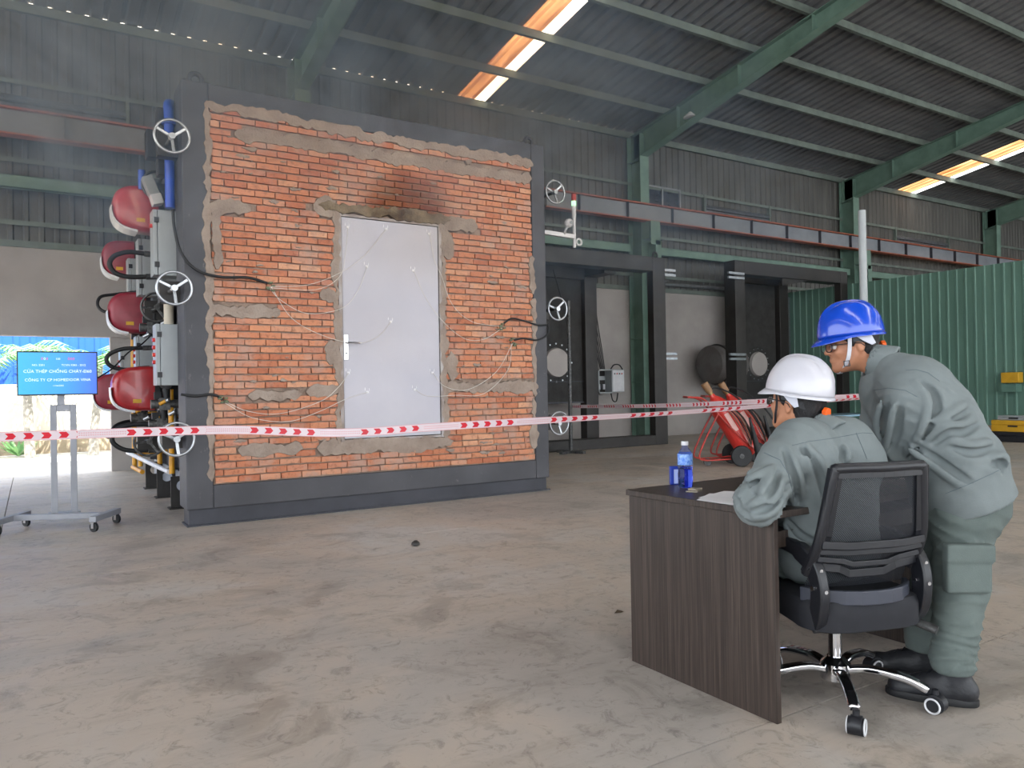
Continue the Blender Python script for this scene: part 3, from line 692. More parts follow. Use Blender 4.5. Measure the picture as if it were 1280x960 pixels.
# burners
def burner(y, z, x=1.12, L_=.40, label='', col=m_redburn):
    t = thing('gas_burner', label, 'burner', (x, y, z), 'red gas burners on the furnace side')
    prof = []; H_ = .235
    for i in range(17):
        a = PI/2 + PI*i/16
        prof.append((x - .06 + math.copysign(abs(math.cos(a))**.62, math.cos(a))*(L_-.06), math.copysign(abs(math.sin(a))**.72, math.sin(a))*H_))
    pr = [(x, H_)] + prof + [(x, -H_)]
    b = B(); n = len(pr)
    for k, (dy, s) in enumerate(((-.15, .86), (-.135, .94), (-.10, 1.), (.10, 1.), (.15, .9))):
        b.v += [Vector((x+(px-x)*s, y+dy, z+pz*s)) for px, pz in pr]
    for k in range(4): b.f += [(k*n+i, k*n+(i+1) % n, (k+1)*n+(i+1) % n, (k+1)*n+i) for i in range(n)]
    b.f += [tuple(range(n)), tuple(range(5*n-1, 4*n-1, -1))]
    obj('hood', b, col, t, smooth=35)
    b = B(); q = [(x+(px-x)*1.03, z+pz*1.05-.008) for px, pz in pr[9:17]]
    for k in range(len(q)-1): b.prism([(q[k][0], y-.13, q[k][1]), (q[k+1][0], y-.13, q[k+1][1]), (q[k+1][0], y-.13, q[k+1][1]+.025), (q[k][0], y-.13, q[k][1]+.025)], (0, .26, 0))
    obj('underside_strip', b, m_white, t)  # white strip following the hood's lower left edge
    obj('sticker', B().box(x-.21, y-.1535, z-.15, x-.13, y-.149, z-.11), m_yplate, t)
    obj('throat', B().cyl((x, y, z-.02), (x+.30, y, z-.02), .12, 20).box(x, y-.15, z-.2, x+.05, y+.13, z+.2), m_rubber, t, smooth=40)
    obj('gas_motor', B().cyl((x+.1, y-.14, z+.05), (x+.1, y-.26, z+.05), .06, 16), m_grime, t, smooth=40)
    return t
burner(8.75, 3.12, 1.13, .42, 'topmost bright red gas burner with a yellow sticker, near the furnace top')
burner(10.9, 2.93, 1.12, .36, 'red gas burner half hidden behind the upper black hose', mat('faded red burner', '8f2a3a', .4, 0, '74202e', scale=4))
burner(9.8, 2.15, 1.12, .38, 'red gas burner in the middle of the stack, level with the middle handwheel', mat('faded red burner', '8f2a3a'))
burner(9.0, 1.27, 1.10, .40, 'lowest near red gas burner, level with the door middle')
burner(11.1, 1.25, 1.02, .36, 'lower red gas burner peeping out behind the lowest near one', mat('faded red burner', '8f2a3a'))
# control cabinets
def cabinet(x0, x1, y, z0, z1, lb, lights=0):
    t = thing('control_cabinet', lb, 'cabinet', (x0, y, z0), 'grey control cabinets on the furnace side')
    obj('case', B().box(x0+.01, y, z0, x1, y+.22, z1).box(x1, y+.05, z0+.1, 1.46, y+.2, z1-.1), m_cab, t, bevel=.006)
    obj('cabinet_door', B().box(x0-.03, y-.0, z0+.0, x0+.006, y+.22, z1), m_cab, t, bevel=.004)
    for z in (z0+.1, z1-.1): obj('hinge', B().box(x0-.02, y-.012, z-.025, x0+.02, y+.0, z+.025), m_blackp, t)
    for k in range(lights):
        obj('indicator_lamp', B().cyl((x0-.03, y+.06, z1-.15-.07*k), (x0-.055, y+.06, z1-.15-.07*k), .02, 10), m_red, t)
    return t
cabinet(1.01, 1.20, 7.85, 2.33, 2.95, 'light grey upright control cabinet nearest on the furnace side, upper row', 1)
cabinet(1.02, 1.22, 7.85, 1.29, 1.87, 'light grey upright control cabinet nearest on the furnace side, lower row', 4)
cabinet(1.03, 1.25, 9.25, 2.30, 2.92, 'second grey control cabinet of the upper row, behind the nearest', 1)
cabinet(1.03, 1.25, 9.6, 1.29, 1.87, 'second grey control cabinet of the lower row, behind the nearest', 3)
cabinet(1.05, 1.3, 10.5, 2.28, 2.9, 'farthest grey control cabinet of the upper row')
cabinet(1.02, 1.3, 11.3, 1.25, 1.8, 'farthest grey control cabinet of the lower row', 2)
for z0, z1, lb in ((2.52, 3.0, 'upper'), (1.42, 2.0, 'lower')):
    x = 5.151; t = obj('cable_trunking', B().box(x, 7.6, z0+.02, x+.03, 7.66, z1+.02).box(x+.035, 7.62, z0, x+.06, 7.7, z1), m_white, bevel=.003)
    tag(t, lb+' white trunking strip on the right edge of the charcoal frame', 'trunking')
# handwheels
def handwheel(p, r, lb, rot=0, col=m_alu, grp='handwheels clamping the frame'):
    p = Vector(p); t = thing('handwheel', lb, 'handwheel', p, grp)
    obj('rim', B().ring(p, (0, 1, 0), r, .0125, 36, 8), col, t, smooth=60)
    for k in range(3):
        a = rot+PI/6+2*PI*k/3; d = Vector((math.cos(a), 0, math.sin(a)))
        obj('spoke', B().bar(p+d*.02+Vector((0, .02, 0)), p+d*r, .026, .014, (0, 1, 0)), col, t, bevel=.004)
    obj('hub', B().cyl(p+Vector((0, -.02, 0)), p+Vector((0, .045, 0)), .028, 16), col, t, smooth=40)
    obj('shaft', B().cyl(p+Vector((0, .04, 0)), p+Vector((0, .3, 0)), .02, 12), m_grime, t)
    obj('clamp_block', B().box((5.14 if p.x > 3 else p.x-.08), p.y+.3, p.z-.1, p.x+.08+(.12 if p.x < 3 else 0), p.y+.42, p.z+.1), m_black, t)
    return t
for x, y, lb in ((215, 170, 'top left'), (218, 360, 'middle left'), (221, 549, 'bottom left, behind the tape')):
    handwheel(atY(x, y, 7.3), .145, 'silver three-spoke handwheel at the frame corner, '+lb, .1)
for x, y, lb in ((694, 240, 'upper right, beside the signal light'), (697, 386, 'middle right'), (699, 529, 'lower right, under the tape')):
    handwheel(atY(x, y, 7.75), .14, 'silver three-spoke handwheel beside the frame, '+lb, .25)
for x, y, lb in ((196, 384, 'second row handwheel behind the middle left one'), (197, 232, 'second row handwheel above the topmost red burner'), (187, 552, 'second row handwheel behind the bottom left one')):
    handwheel(atY(x, y, 8.55), .145, 'dull '+lb, .6, m_grime)
# pipes
def pipe(name, pts, r, m, lb, cat='pipe', grp=None, flanges=()):
    t = thing(name, lb, cat, pts[0], grp); obj('pipe_run', B().tube(pts, r, 14), m, t, smooth=50)
    for p, ax in flanges: obj('flange', B().cyl(Vector(p)-Vector(ax)*.015, Vector(p)+Vector(ax)*.015, r*1.6, 16), m, t)
    return t
p = atY(211, 150, 7.75).x
pipe('blue_pipe', spline([(p, 7.75, 2.95), (p, 7.75, 3.3), (p, 7.75, 3.8), (p, 7.78, 3.93), (p+.05, 7.9, 3.98), (p+.1, 8.1, 3.98)], 5), .043, m_blue, 'vertical blue pipe beside the top left handwheel', flanges=(((p, 7.75, 3.75), (0, 0, 1)),))
pipe('blue_pipe', [(p-.14, 8.6, 3.3), (p-.14, 8.6, 3.5)], .035, m_blue, 'short blue pipe stub left of the long blue pipe')
ac = atY(193, 180, 8.0); t = thing('valve_actuator', 'black valve actuator box left of the top left handwheel', 'valve', ac)
obj('actuator_case', B().box(ac.x-.07, 8.0, ac.z-.13, ac.x+.04, 8.15, ac.z+.14), m_blackp, t, bevel=.01); obj('actuator_body', B().box(ac.x+.02, 7.95, ac.z-.3, ac.x+.3, 8.1, ac.z+.35), m_black, t, bevel=.01)
gb = atY(186, 240, 8.45); t = thing('junction_box', 'tilted grey box above the topmost red burner', 'box', gb)
obj('box_case', B().bar((gb.x+.05, 8.45, gb.z-.03), (gb.x-.02, 8.45, gb.z+.15), .1, .13, (0, 1, 0)), m_cab, t, bevel=.006); obj('box_cover', B().bar((gb.x+.08, 8.42, gb.z-.13), (gb.x+.05, 8.42, gb.z-.03), .1, .15, (0, 1, 0)), m_white, t, bevel=.006)
for x, y0, y1, Yy, r, lb in ((213.5, 487, 592, 8.3, .026, 'yellow gas pipe nearest the frame, going down behind the lower handwheel'), (199, 520, 580, 9.2, .026, 'second yellow gas pipe from the frame'),
                           (175, 540, 583, 10.6, .026, 'third yellow gas pipe, beside the hose'), (166, 415, 586, 11.2, .03, 'tall orange yellow gas pipe farthest from the frame')):
    a, c = atY(x, y0, Yy), atY(x, y1, Yy); c.x = a.x; t = pipe('yellow_gas_pipe', [a, c], r, m_yellow, lb, grp='yellow gas pipes'); obj('wall_stub', B().cyl((c.x, Yy, a.z*.4+c.z*.6), (1.47, Yy, a.z*.4+c.z*.6), r*.9, 10), m_yellow, t, smooth=40)
a, c = atY(212, 590, 8.3), atY(160, 566, 11.3); pipe('gas_header', [a, a.lerp(c, .5), c], .026, m_white, 'pale horizontal header pipe low on the furnace side')
a, c = atY(166, 584, 11.2), atY(178, 590, 10.7); pipe('yellow_gas_pipe', [a, c], .028, m_yellow, 'short sloping yellow pipe joining the two far ones at the bottom', grp='yellow gas pipes')
pc = atY(211, 388, 8.0); pipe('cream_duct', [pc-Vector((0, 0, .14)), pc+Vector((0, 0, .14))], .045, m_cream, 'short pale duct below the middle left handwheel')
def hose(px, ys, r, lb):
    pts = [atY(x, y, ys[0]+(ys[1]-ys[0])*i/(len(px)-1)) for i, (x, y) in enumerate(px)]
    t = thing('black_hose', lb, 'hose', pts[0], 'black looping hoses on the burners')
    sp = spline(pts, 8); obj('hose_run', B().tube(sp, r, 10), m_rubber, t, smooth=60)
    for q, w_ in ((sp[0], sp[1]), (sp[-1], sp[-2])): obj('end_fitting', B().cyl(q-(w_-q)*.2, q+(q-w_).normalized()*.12, r*1.25, 12), m_grime, t, smooth=40)
    obj('wall_stub', B().cyl(sp[0], (1.47, sp[0].y, sp[0].z), r*.8, 10), m_grime, t, smooth=40)
hose([(180, 317), (160, 315), (143, 320), (137, 330), (144, 341), (160, 346), (182, 346)], (8.7, 8.7), .024, 'thick black hose looping in front of the half hidden burner')
hose([(162, 366), (143, 368), (126, 371), (122, 381), (129, 389), (143, 391)], (10.2, 10.0), .018, 'thin dark hose looping left of the middle burner')
hose([(178, 435), (155, 436), (138, 442), (133, 450), (139, 458), (155, 462), (172, 461)], (9.2, 9.2), .022, 'black hose looping above the lowest near burner')
hose([(190, 530), (165, 531), (147, 536), (140, 548), (145, 557), (160, 563), (185, 563)], (8.9, 8.9), .024, 'large black hose loop crossed by the barrier tape')
hose([(175, 526), (158, 527), (145, 532), (139, 540)], (10.2, 9.8), .02, 'thinner grey hose behind the large low loop')
# a cluster of valves and fittings low and high on the furnace side
def valve_set(px, py, Y, sd, lb):
    c = atY(px, py, Y); r_ = random.Random(sd); t = thing('gas_valve_set', lb, 'valve', c, 'gas valve sets under the burners')
    obj('valve_body', B().cyl(c+Vector((-.12, 0, 0)), c+Vector((.14, 0, 0)), .045, 14).box(c.x-.05, c.y-.05, c.z-.06, c.x+.05, c.y+.05, c.z+.06), m_grime, t, smooth=40)
    obj('solenoid', B().cyl(c+Vector((.02, -.02, .04)), c+Vector((.02, -.02, .15)), .035, 12).box(c.x-.09, c.y-.04, c.z+.05, c.x-.03, c.y+.03, c.z+.12), m_rubber, t, smooth=40)
    for k in range(3):
        d = Vector((r_.uniform(-.1, .12), -.06, r_.uniform(-.12, .1))); obj('fitting', B().cyl(c+d, c+d+Vector((.05, -.03, .03)), .018, 10), m_alu if k else m_yellow, t, smooth=40)
    obj('wall_stub', B().cyl(c, (1.47, c.y, c.z), .03, 10), m_grime, t, smooth=40)
    obj('drop_pipe', B().tube([c+Vector((.1, 0, 0)), c+Vector((.1, 0, -.3))], .02, 8), m_grime, t)
for k, q in enumerate(((202, 530, 8.5, 'lower fittings directly above the bottom left handwheel'), (178, 522, 9.6, 'fittings under the lowest red burner'), (190, 410, 8.9, 'fittings between the two cabinet rows'), (205, 505, 8.3, 'fittings under the lower near cabinet'), (178, 420, 10.0, 'funnel shaped fittings under the middle burner'))):
    valve_set(*q[:3], k, 'grimy valve and pipe '+q[3])
cable([(121, 473), (140, 461), (160, 441), (175, 432), (190, 418)], 8.12, 8.7, .007, 'thin black cable running from the screen up to the furnace', 'screen_cable')
# signal tower and camera on an arm at the right side
sg = atY(718, 300, 7.7); t = thing('signal_tower', 'slim signal tower with red cap and green band on a white arm', 'signal light', sg)
a = Vector((5.13, 7.7, sg.z+.06)); obj('arm', B().bar(a, sg+Vector((0, 0, .04)), .05, .05), m_white, t)
x = sg.x; zt = atY(720, 246, 7.7).z
obj('pole', B().cyl((x, 7.7, sg.z-.1), (x, 7.7, zt-.22), .02, 12), m_white, t, smooth=40)
obj('lamp_tube', B().cyl((x, 7.7, zt-.27), (x, 7.7, zt-.12), .028, 16), m_white, t, smooth=40)
obj('green_band', B().cyl((x, 7.7, zt-.12), (x, 7.7, zt-.06), .03, 16), emit('lit green lamp', '9df0b0', .6), t, smooth=40)
obj('red_cap', B().cyl((x, 7.7, zt-.06), (x, 7.7, zt+.03), .03, 16), m_redframe, t, smooth=40)
obj('clamp', B().ring((x+.07, 7.7, sg.z-.02), (0, 1, 0), .04, .012, 16, 6), m_white, t)
cp = atY(711, 279, 7.6); t = thing('security_camera', 'small round white camera left of the signal tower', 'camera', cp)
obj('camera_body', B().lathe([(.01, 0), (.04, .01), (.055, .04), (.05, .08), (.02, .1)], cp+Vector((0, .05, 0)), (0, -1, 0), 18), m_white, t, smooth=50)
obj('camera_lens', B().cyl(cp+Vector((0, -.06, 0)), cp+Vector((0, -.05, 0)), .022, 12), m_cab, t)
obj('bracket', B().tube([cp+Vector((-.0, -.02, -.0)), cp+Vector((-.03, .03, -.08)), Vector((cp.x, 7.7, sg.z+.04))], .014, 6), m_white, t)

# ------------------------------------------------------------------ the two empty test frames along the wall
def open_frame(x0, x1, y, zt, lb, sill, lw, rw, th=.3):
    t = thing('empty_test_frame', lb, 'frame', (x0, y, 0))
    obj('frame_post', B().box(x0, y, 0, x0+lw, y+.32, zt), m_black, t, bevel=.01)
    obj('frame_post', B().box(x1-rw, y, 0, x1, y+.18, zt), m_black, t, bevel=.01)
    obj('frame_head', B().box(x0+lw, y, zt-th, x1-rw, y+.32, zt), m_black, t, bevel=.01)
    obj('frame_sill', B().box(x0+lw, y, 0, x1-rw, y+.32, sill), m_black, t, bevel=.01)
    return t
t1 = open_frame(7.2, 11.15, 11.7, 3.86, 'empty black steel frame standing just right of the brick wall', .2, .3, .34)
for z in (3.5, 1.75):
    obj('clamp', B().box(11.15, 11.75, z, 11.5, 11.8, z+.05).box(11.15, 11.75, z+.1, 11.5, 11.8, z+.15), m_steel, t1)
obj('lifting_lug', B().ring((11.02, 11.85, 3.93), (0, 1, 0), .06, .02, 16, 6), m_black, t1)
t2 = open_frame(13.25, 17.33, 11.7, 3.98, 'empty black steel frame behind the two men, next to the green partition', .2, .32, .28)
for z in (3.55, 1.75):
    obj('clamp', B().box(13.0, 11.65, z, 13.5, 11.7, z+.05).box(13.0, 11.65, z+.1, 13.5, 11.7, z+.15), m_steel, t2)
obj('head_gusset', B().prism([(14.9, 11.75, 3.68), (15.9, 11.75, 3.68), (14.9, 11.75, 3.5)], (0, .05, 0)), m_black, t2)
def chamber(x0, x1, px, y, z0, zt, hole, lb, pw):
    t = thing('chamber_back', lb, 'furnace', (x0, y, 0))
    cx, cz, r = hole
    obj('lined_panel', B().plate(x0, z0, x1, zt-.1, y, .08, hole, 32), m_sooty, t)
    obj('porthole_cover', B().lathe([(.02, 0), (r*.96, .0), (r*.98, -.03), (r*1.06, -.035), (r*1.07, 0), (r, .06), (.02, .07)], (cx, y-.005, cz), (0, -1, 0), 36), m_plaster, t, smooth=40)
    obj('corner_post', B().box(px, y-.12, 0, px+pw, y+.1, zt), m_black, t, bevel=.01)
    obj('head_beam', B().box(x0, y-.1, zt-.1, px+pw, y+.1, zt+.25), m_black, t, bevel=.01)
    obj('side_beam', B().box(px, 12.03, zt-.05, px+pw, y-.12, zt+.2), m_black, t, bevel=.01)
    obj('shelf_edge', B().box(x0, y-.04, z0-.02, px, y+.0, z0+.01).box(x0, y-.03, z0+.42, px, y+.0, z0+.44), m_darker, t)
    for k in range(16):
        a = 2*PI*k/16; obj('bolt', B().cyl((cx+math.cos(a)*r*1.35, y-.015, cz+math.sin(a)*r*1.35), (cx+math.cos(a)*r*1.35, y, cz+math.sin(a)*r*1.35), .018, 6), m_steel, t)
    return t
chamber(7.6, 9.8, 9.8, 12.8, .9, 3.56, (9.12, 1.72, .29), 'sooty black chamber wall with a pale round porthole, right of the brick wall', .32)
chamber(14.65, 16.06, 16.1, 12.9, .86, 3.8, (15.37, 1.71, .29), 'sooty black chamber wall with a pale round porthole, left of the helmets', .33)
t = thing('flue_drum', 'large grey cylindrical duct left of the second black frame', 'duct', (13.4, 12.95, 1.25))
b = B(); b.lathe([(.02, -.03), (.30, -.02), (.43, .02), (.46, .08), (.46, .9)], (13.68, 12.95, 1.7), (1, 0, 0), 32); obj('drum_shell', b, mat('grey drum coating', '6a6867', .7, .1, '57504d', scale=3), t, smooth=35)
for x in (13.95, 14.45): obj('drum_ring', B().ring((x, 12.95, 1.7), (1, 0, 0), .47, .025, 36, 6), m_black, t)
obj('drum_leg', B().box(14.35, 12.9, 0, 14.5, 13.0, 1.25), m_black, t)
# electrical boxes with a cable bundle
t = thing('electrical_cabinet', 'open grey electrical box on the wall with dark inside, cables running up', 'cabinet', (10.62, 13.45, 1.06))
b = B().box(10.62, 13.3, 1.06, 10.65, 13.64, 1.6).box(11.0, 13.3, 1.06, 11.03, 13.64, 1.6).box(10.62, 13.3, 1.06, 11.03, 13.64, 1.09).box(10.62, 13.3, 1.57, 11.03, 13.64, 1.6)
obj('case', b, m_cab, t); obj('back_plate', B().box(10.65, 13.55, 1.09, 11.0, 13.6, 1.57), m_black, t)
for k in range(4): obj('breaker', B().box(10.69+k*.07, 13.48, 1.15, 10.74+k*.07, 13.55, 1.27), m_white if k % 2 else m_blackp, t)
obj('breaker_row', B().box(10.68, 13.5, 1.36, 10.97, 13.55, 1.45), m_cab, t)
t = thing('electrical_cabinet', 'closed light grey electrical box with small lamps, right of the open one', 'cabinet', (11.08, 13.4, 1.06))
obj('case', B().box(11.08, 13.4, 1.08, 11.45, 13.64, 1.6), m_cab, t, bevel=.01); obj('cabinet_door', B().box(11.1, 13.385, 1.1, 11.43, 13.4, 1.58), m_white, t, bevel=.004)
for k in range(4): obj('indicator_lamp', B().cyl((11.15+.07*k, 13.37, 1.5), (11.15+.07*k, 13.385, 1.5), .015, 8), m_red if k % 2 else m_blackp, t)
for k in range(5):
    pts = [(10.52+.05*k, 13.55, 3.7), (10.56+.05*k, 13.5, 2.8), (10.7+.04*k, 13.45, 2.0), (10.8+.03*k, 13.45, 1.6)]
    tag(obj('wall_cable', B().tube(spline(pts, 4), .012, 6), m_rubber), ['leftmost cable of the bundle running down to the open electrical box', 'second cable from the left in the bundle above the electrical box', 'middle cable of the bundle above the electrical box', 'second cable from the right in the bundle above the electrical box', 'rightmost cable of the bundle above the electrical box'][k], 'cable', 'cables above the electrical box')
tag(obj('wall_cable', B().tube(spline([(11.05, 13.4, 1.06), (11.1, 13.4, .9), (11.2, 13.4, .88), (11.25, 13.4, 1.06)], 6), .014, 6), m_rubber), 'short cable loop hanging under the electrical boxes', 'cable')
tag(obj('wall_cable', B().tube(spline([(11.05, 13.4, 1.6), (11.15, 13.4, 1.7), (11.3, 13.4, 1.7), (11.4, 13.4, 1.6)], 6), .014, 6), m_rubber), 'short cable arch over the electrical boxes', 'cable')
tag(obj('wall_cable', B().tube([(8.95, 12.6, 3.6), (9.15, 12.6, 3.0), (9.3, 12.6, 2.4), (9.3, 12.6, 1.9)], .014, 6), m_rubber), 'thin black cable hanging from the black frame down towards the middle right handwheel', 'cable')
tag(obj('pipe_conduit', B().cyl((15.0, 13.59, 3.66), (12.2, 13.59, 3.66), .045, 10), m_steel, smooth=40), 'pale horizontal conduit under the lowest girt, between the two black frames', 'pipe')
tag(obj('pipe_conduit', B().cyl((10.6, 13.59, 3.75), (7, 13.59, 3.75), .035, 10), m_steel, smooth=40), 'pale horizontal conduit right of the brick wall top', 'pipe')

# ------------------------------------------------------------------ barrier posts and tape
P2 = Vector((8.35, 11.3, 0)); P1 = Vector((6.55, 4.26, 0))
t = thing('barrier_post', 'thin grey barrier post with a cross foot beside the brick wall', 'post', P2)
obj('pole', B().cyl(P2, P2+Vector((0, 0, 2.8)), .035, 12), m_grime, t, smooth=40)
for a in (.3, .3+PI/2): obj('foot_bar', B().bar(P2+Vector((math.cos(a), math.sin(a), 0))*.3+Vector((0, 0, .025)), P2-Vector((math.cos(a), math.sin(a), 0))*.3+Vector((0, 0, .026)), .08, .05), m_grime, t)
t = thing('barrier_post', 'tall pale pipe post behind the blue helmet', 'post', P1)
obj('pole', B().cyl(P1, P1+Vector((0, 0, 2.8)), .034, 14), mat('pale grey pipe paint', '9b9fa0', .5), t, smooth=40)
for a in (.3, .3+PI/2): obj('foot_bar', B().bar(P1+Vector((math.cos(a), math.sin(a), 0))*.4+Vector((0, 0, .025)), P1-Vector((math.cos(a), math.sin(a), 0))*.4+Vector((0, 0, .026)), .06, .05), m_grime, t)
P0 = Vector((-1.6, 5.45, 0))
t = thing('barrier_post', 'grey barrier post beyond the left edge holding the tape', 'post', P0)
obj('pole', B().cyl(P0, P0+Vector((0, 0, 1.6)), .034, 14), m_steel, t, smooth=40); obj('foot_plate', B().cyl(P0, P0+Vector((0, 0, .02)), .2, 20), m_grime, t)
def ribbon(name, pts, width, twist, lb):
    n = len(pts); v = []; f = []; us = []; u = 0
    for i, p in enumerate(pts):
        t_ = (pts[min(i+1, n-1)]-pts[max(i-1, 0)]).normalized(); s = t_.cross(Vector((0, 0, 1))).normalized(); up = s.cross(t_)
        a = twist(i/(n-1)); w_ = up*math.cos(a)+s*math.sin(a)
        if i: u += (p-pts[i-1]).length
        v += [p-w_*width/2, p+w_*width/2]; us.append(u)
    for i in range(n-1): f.append((2*i, 2*i+2, 2*i+3, 2*i+1))
    me = bpy.data.meshes.new(name); me.from_pydata(v, [], f); uvl = me.uv_layers.new(name='UVMap')
    for pl in me.polygons:
        for li in pl.loop_indices:
            vi = me.loops[li].vertex_index; uvl.data[li].uv = (us[vi//2], vi % 2)
    me.materials.append(m_tape); me.polygons.foreach_set('use_smooth', [True]*len(me.polygons))
    return tag(link(name, me), lb, 'tape')
a0, a1 = P0+Vector((0, -.04, 1.0)), P1+Vector((-.04, 0, 1.055))
mid = [atY(0, 546, 5.2), atY(275, 537.5, 5.05), atY(425, 541, 4.9), atY(540, 534, 4.8), atY(680, 525.5, 4.65), atY(850, 515.5, 4.5)]
ribbon('barrier_tape', spline([a0]+mid+[a1], 14), .055, lambda s: .15*math.sin(9*s)+(max(0, s-.5)*2)**1.2*1.0+.25*math.sin(26*s)*max(0, s-.4), 'red and white barrier tape across the front, from the left edge to the tall pipe')
c0, c1 = P2+Vector((.04, -.03, .855)), P1+Vector((-.02, .04, 1.07))
ribbon('barrier_tape', spline([c0, c0.lerp(c1, .5)-Vector((0, 0, .03)), c1], 20), .06, lambda s: .25*math.sin(5*s), 'second red and white barrier tape behind, from the thin post to the tall pipe')

# ------------------------------------------------------------------ screen on a rolling stand
def screen_mat():
    m, t, b = nodes('lit blue screen'); L = t.links.new
    g = N(t, 'NewGeometry'); sp = N(t, 'SeparateXYZ'); L(g.outputs['Position'], sp.inputs[0])
    mr = N(t, 'MapRange'); L(sp.outputs[0], mr.inputs[0]); mr.inputs[1].default_value = -.1; mr.inputs[2].default_value = .52
    r = ramp(t, [(0, '18b4f0'), (.55, '1c9cf0'), (1, '2a62f0')]); L(mr.outputs[0], r.inputs[0])
    L(r.outputs[0], b.inputs['Emission Color']); b.inputs['Emission Strength'].default_value = .26; b.inputs['Base Color'].default_value = (0.01, .02, .04, 1); b.inputs['Roughness'].default_value = .3
    return m
TY = 8.1; TV = Vector((.2, TY, 0))
t = thing('rolling_screen', 'flat screen showing white lettering on blue, on a wheeled grey stand', 'screen', TV)
c = (atY(21, 439, TY)+atY(122, 493, TY))/2; w_, h_ = .635, .40
sc = obj('display', B().box(c.x-w_/2, TY, c.z-h_/2, c.x+w_/2, TY+.04, c.z+h_/2), m_blackp, t, bevel=.004)
pn = obj('display_panel', B().box(c.x-w_/2+.01, TY-.003, c.z-h_/2+.012, c.x+w_/2-.01, TY, c.z+h_/2-.012), screen_mat(), sc)
m_txt = emit('lit white lettering', 'dff4ff', .34); m_txr = emit('lit red lettering', 'e84a6a', .3)
def scr(s, x, z, size, m=m_txt):
    mt = Matrix.Translation((c.x+x*.95, TY-.006, c.z+z*.95)) @ Matrix.Rotation(PI/2, 4, 'X')
    text(s, size*.95, m, 'lettering', sc, mt)
scr('CỬA THÉP CHỐNG CHÁY-EI60', 0, .005, .041); scr('CÔNG TY CP HOMEDOOR VINA', 0, -.075, .037)
scr('TCVN 9383 - 2012', .13, .07, .026); scr('NO: 2201', -.16, .07, .026); scr('11/06/2022', 0, -.125, .02)
for x, s in ((-.11, 'O'), (.11, 'O')):
    scr('0', x-.02, .128, .036, m_txr); scr('0', x, .128, .036, m_txr if x > 0 else m_txt); scr('0', x+.02, .128, .036, m_txr)
scr('100', 0, .13, .026, m_txt)
m_stand = mat('grey stand paint', '8d8f96', .45, .2)
xl, xr_ = atY(68, 600, TY).x, atY(93, 600, TY).x; ztop = atY(80, 506, TY).z
obj('mast', B().box(c.x-.01, TY+.05, ztop-.03, c.x+.05, TY+.09, c.z-.1), m_stand, t)
fr = B().box(xl-.026, TY+.04, .1, xl+.026, TY+.1, ztop).box(xr_-.026, TY+.04, .1, xr_+.026, TY+.1, ztop).box(xl+.026, TY+.04, ztop-.06, xr_-.026, TY+.1, ztop)
obj('stand_frame', fr, m_stand, t, bevel=.004)
FB = [((.45, 7.7), (.66, 8.09)), ((-.27, 8.05), (-.06, 8.44))]
mids = [Vector(((a_[0]+b_[0])/2, (a_[1]+b_[1])/2, .115)) for a_, b_ in FB]
obj('cross_bar', B().bar(mids[0], mids[1], .06, .05), m_stand, t, bevel=.004)
obj('mast_foot', B().box(xl-.05, TY+.02, .085, xr_+.05, TY+.13, .14), m_stand, t, bevel=.004)
for a_, b_ in FB:
    pa, pb = Vector((*a_, .115)), Vector((*b_, .115)); dd = (pb-pa).normalized(); obj('foot_bar', B().bar(pa-dd*.03, pb+dd*.03, .06, .05), m_stand, t, bevel=.004)
    for q in (pa, pb):
        q = Vector((q.x, q.y, .042)); ax_ = Vector((.8, .6, 0)); w0 = obj('caster', B().cyl(q-ax_*.012, q+ax_*.012, .042, 16), m_rubber, t, smooth=40)
        obj('caster_fork', B().bar(q-ax_*.018+Vector((0, 0, -.01)), q-ax_*.018+Vector((0, 0, .05)), .03, .004, ax_).bar(q+ax_*.018+Vector((0, 0, -.01)), q+ax_*.018+Vector((0, 0, .05)), .03, .004, ax_).cyl(q+Vector((0, 0, .044)), q+Vector((0, 0, .052)), .022, 12), m_chrome, w0)

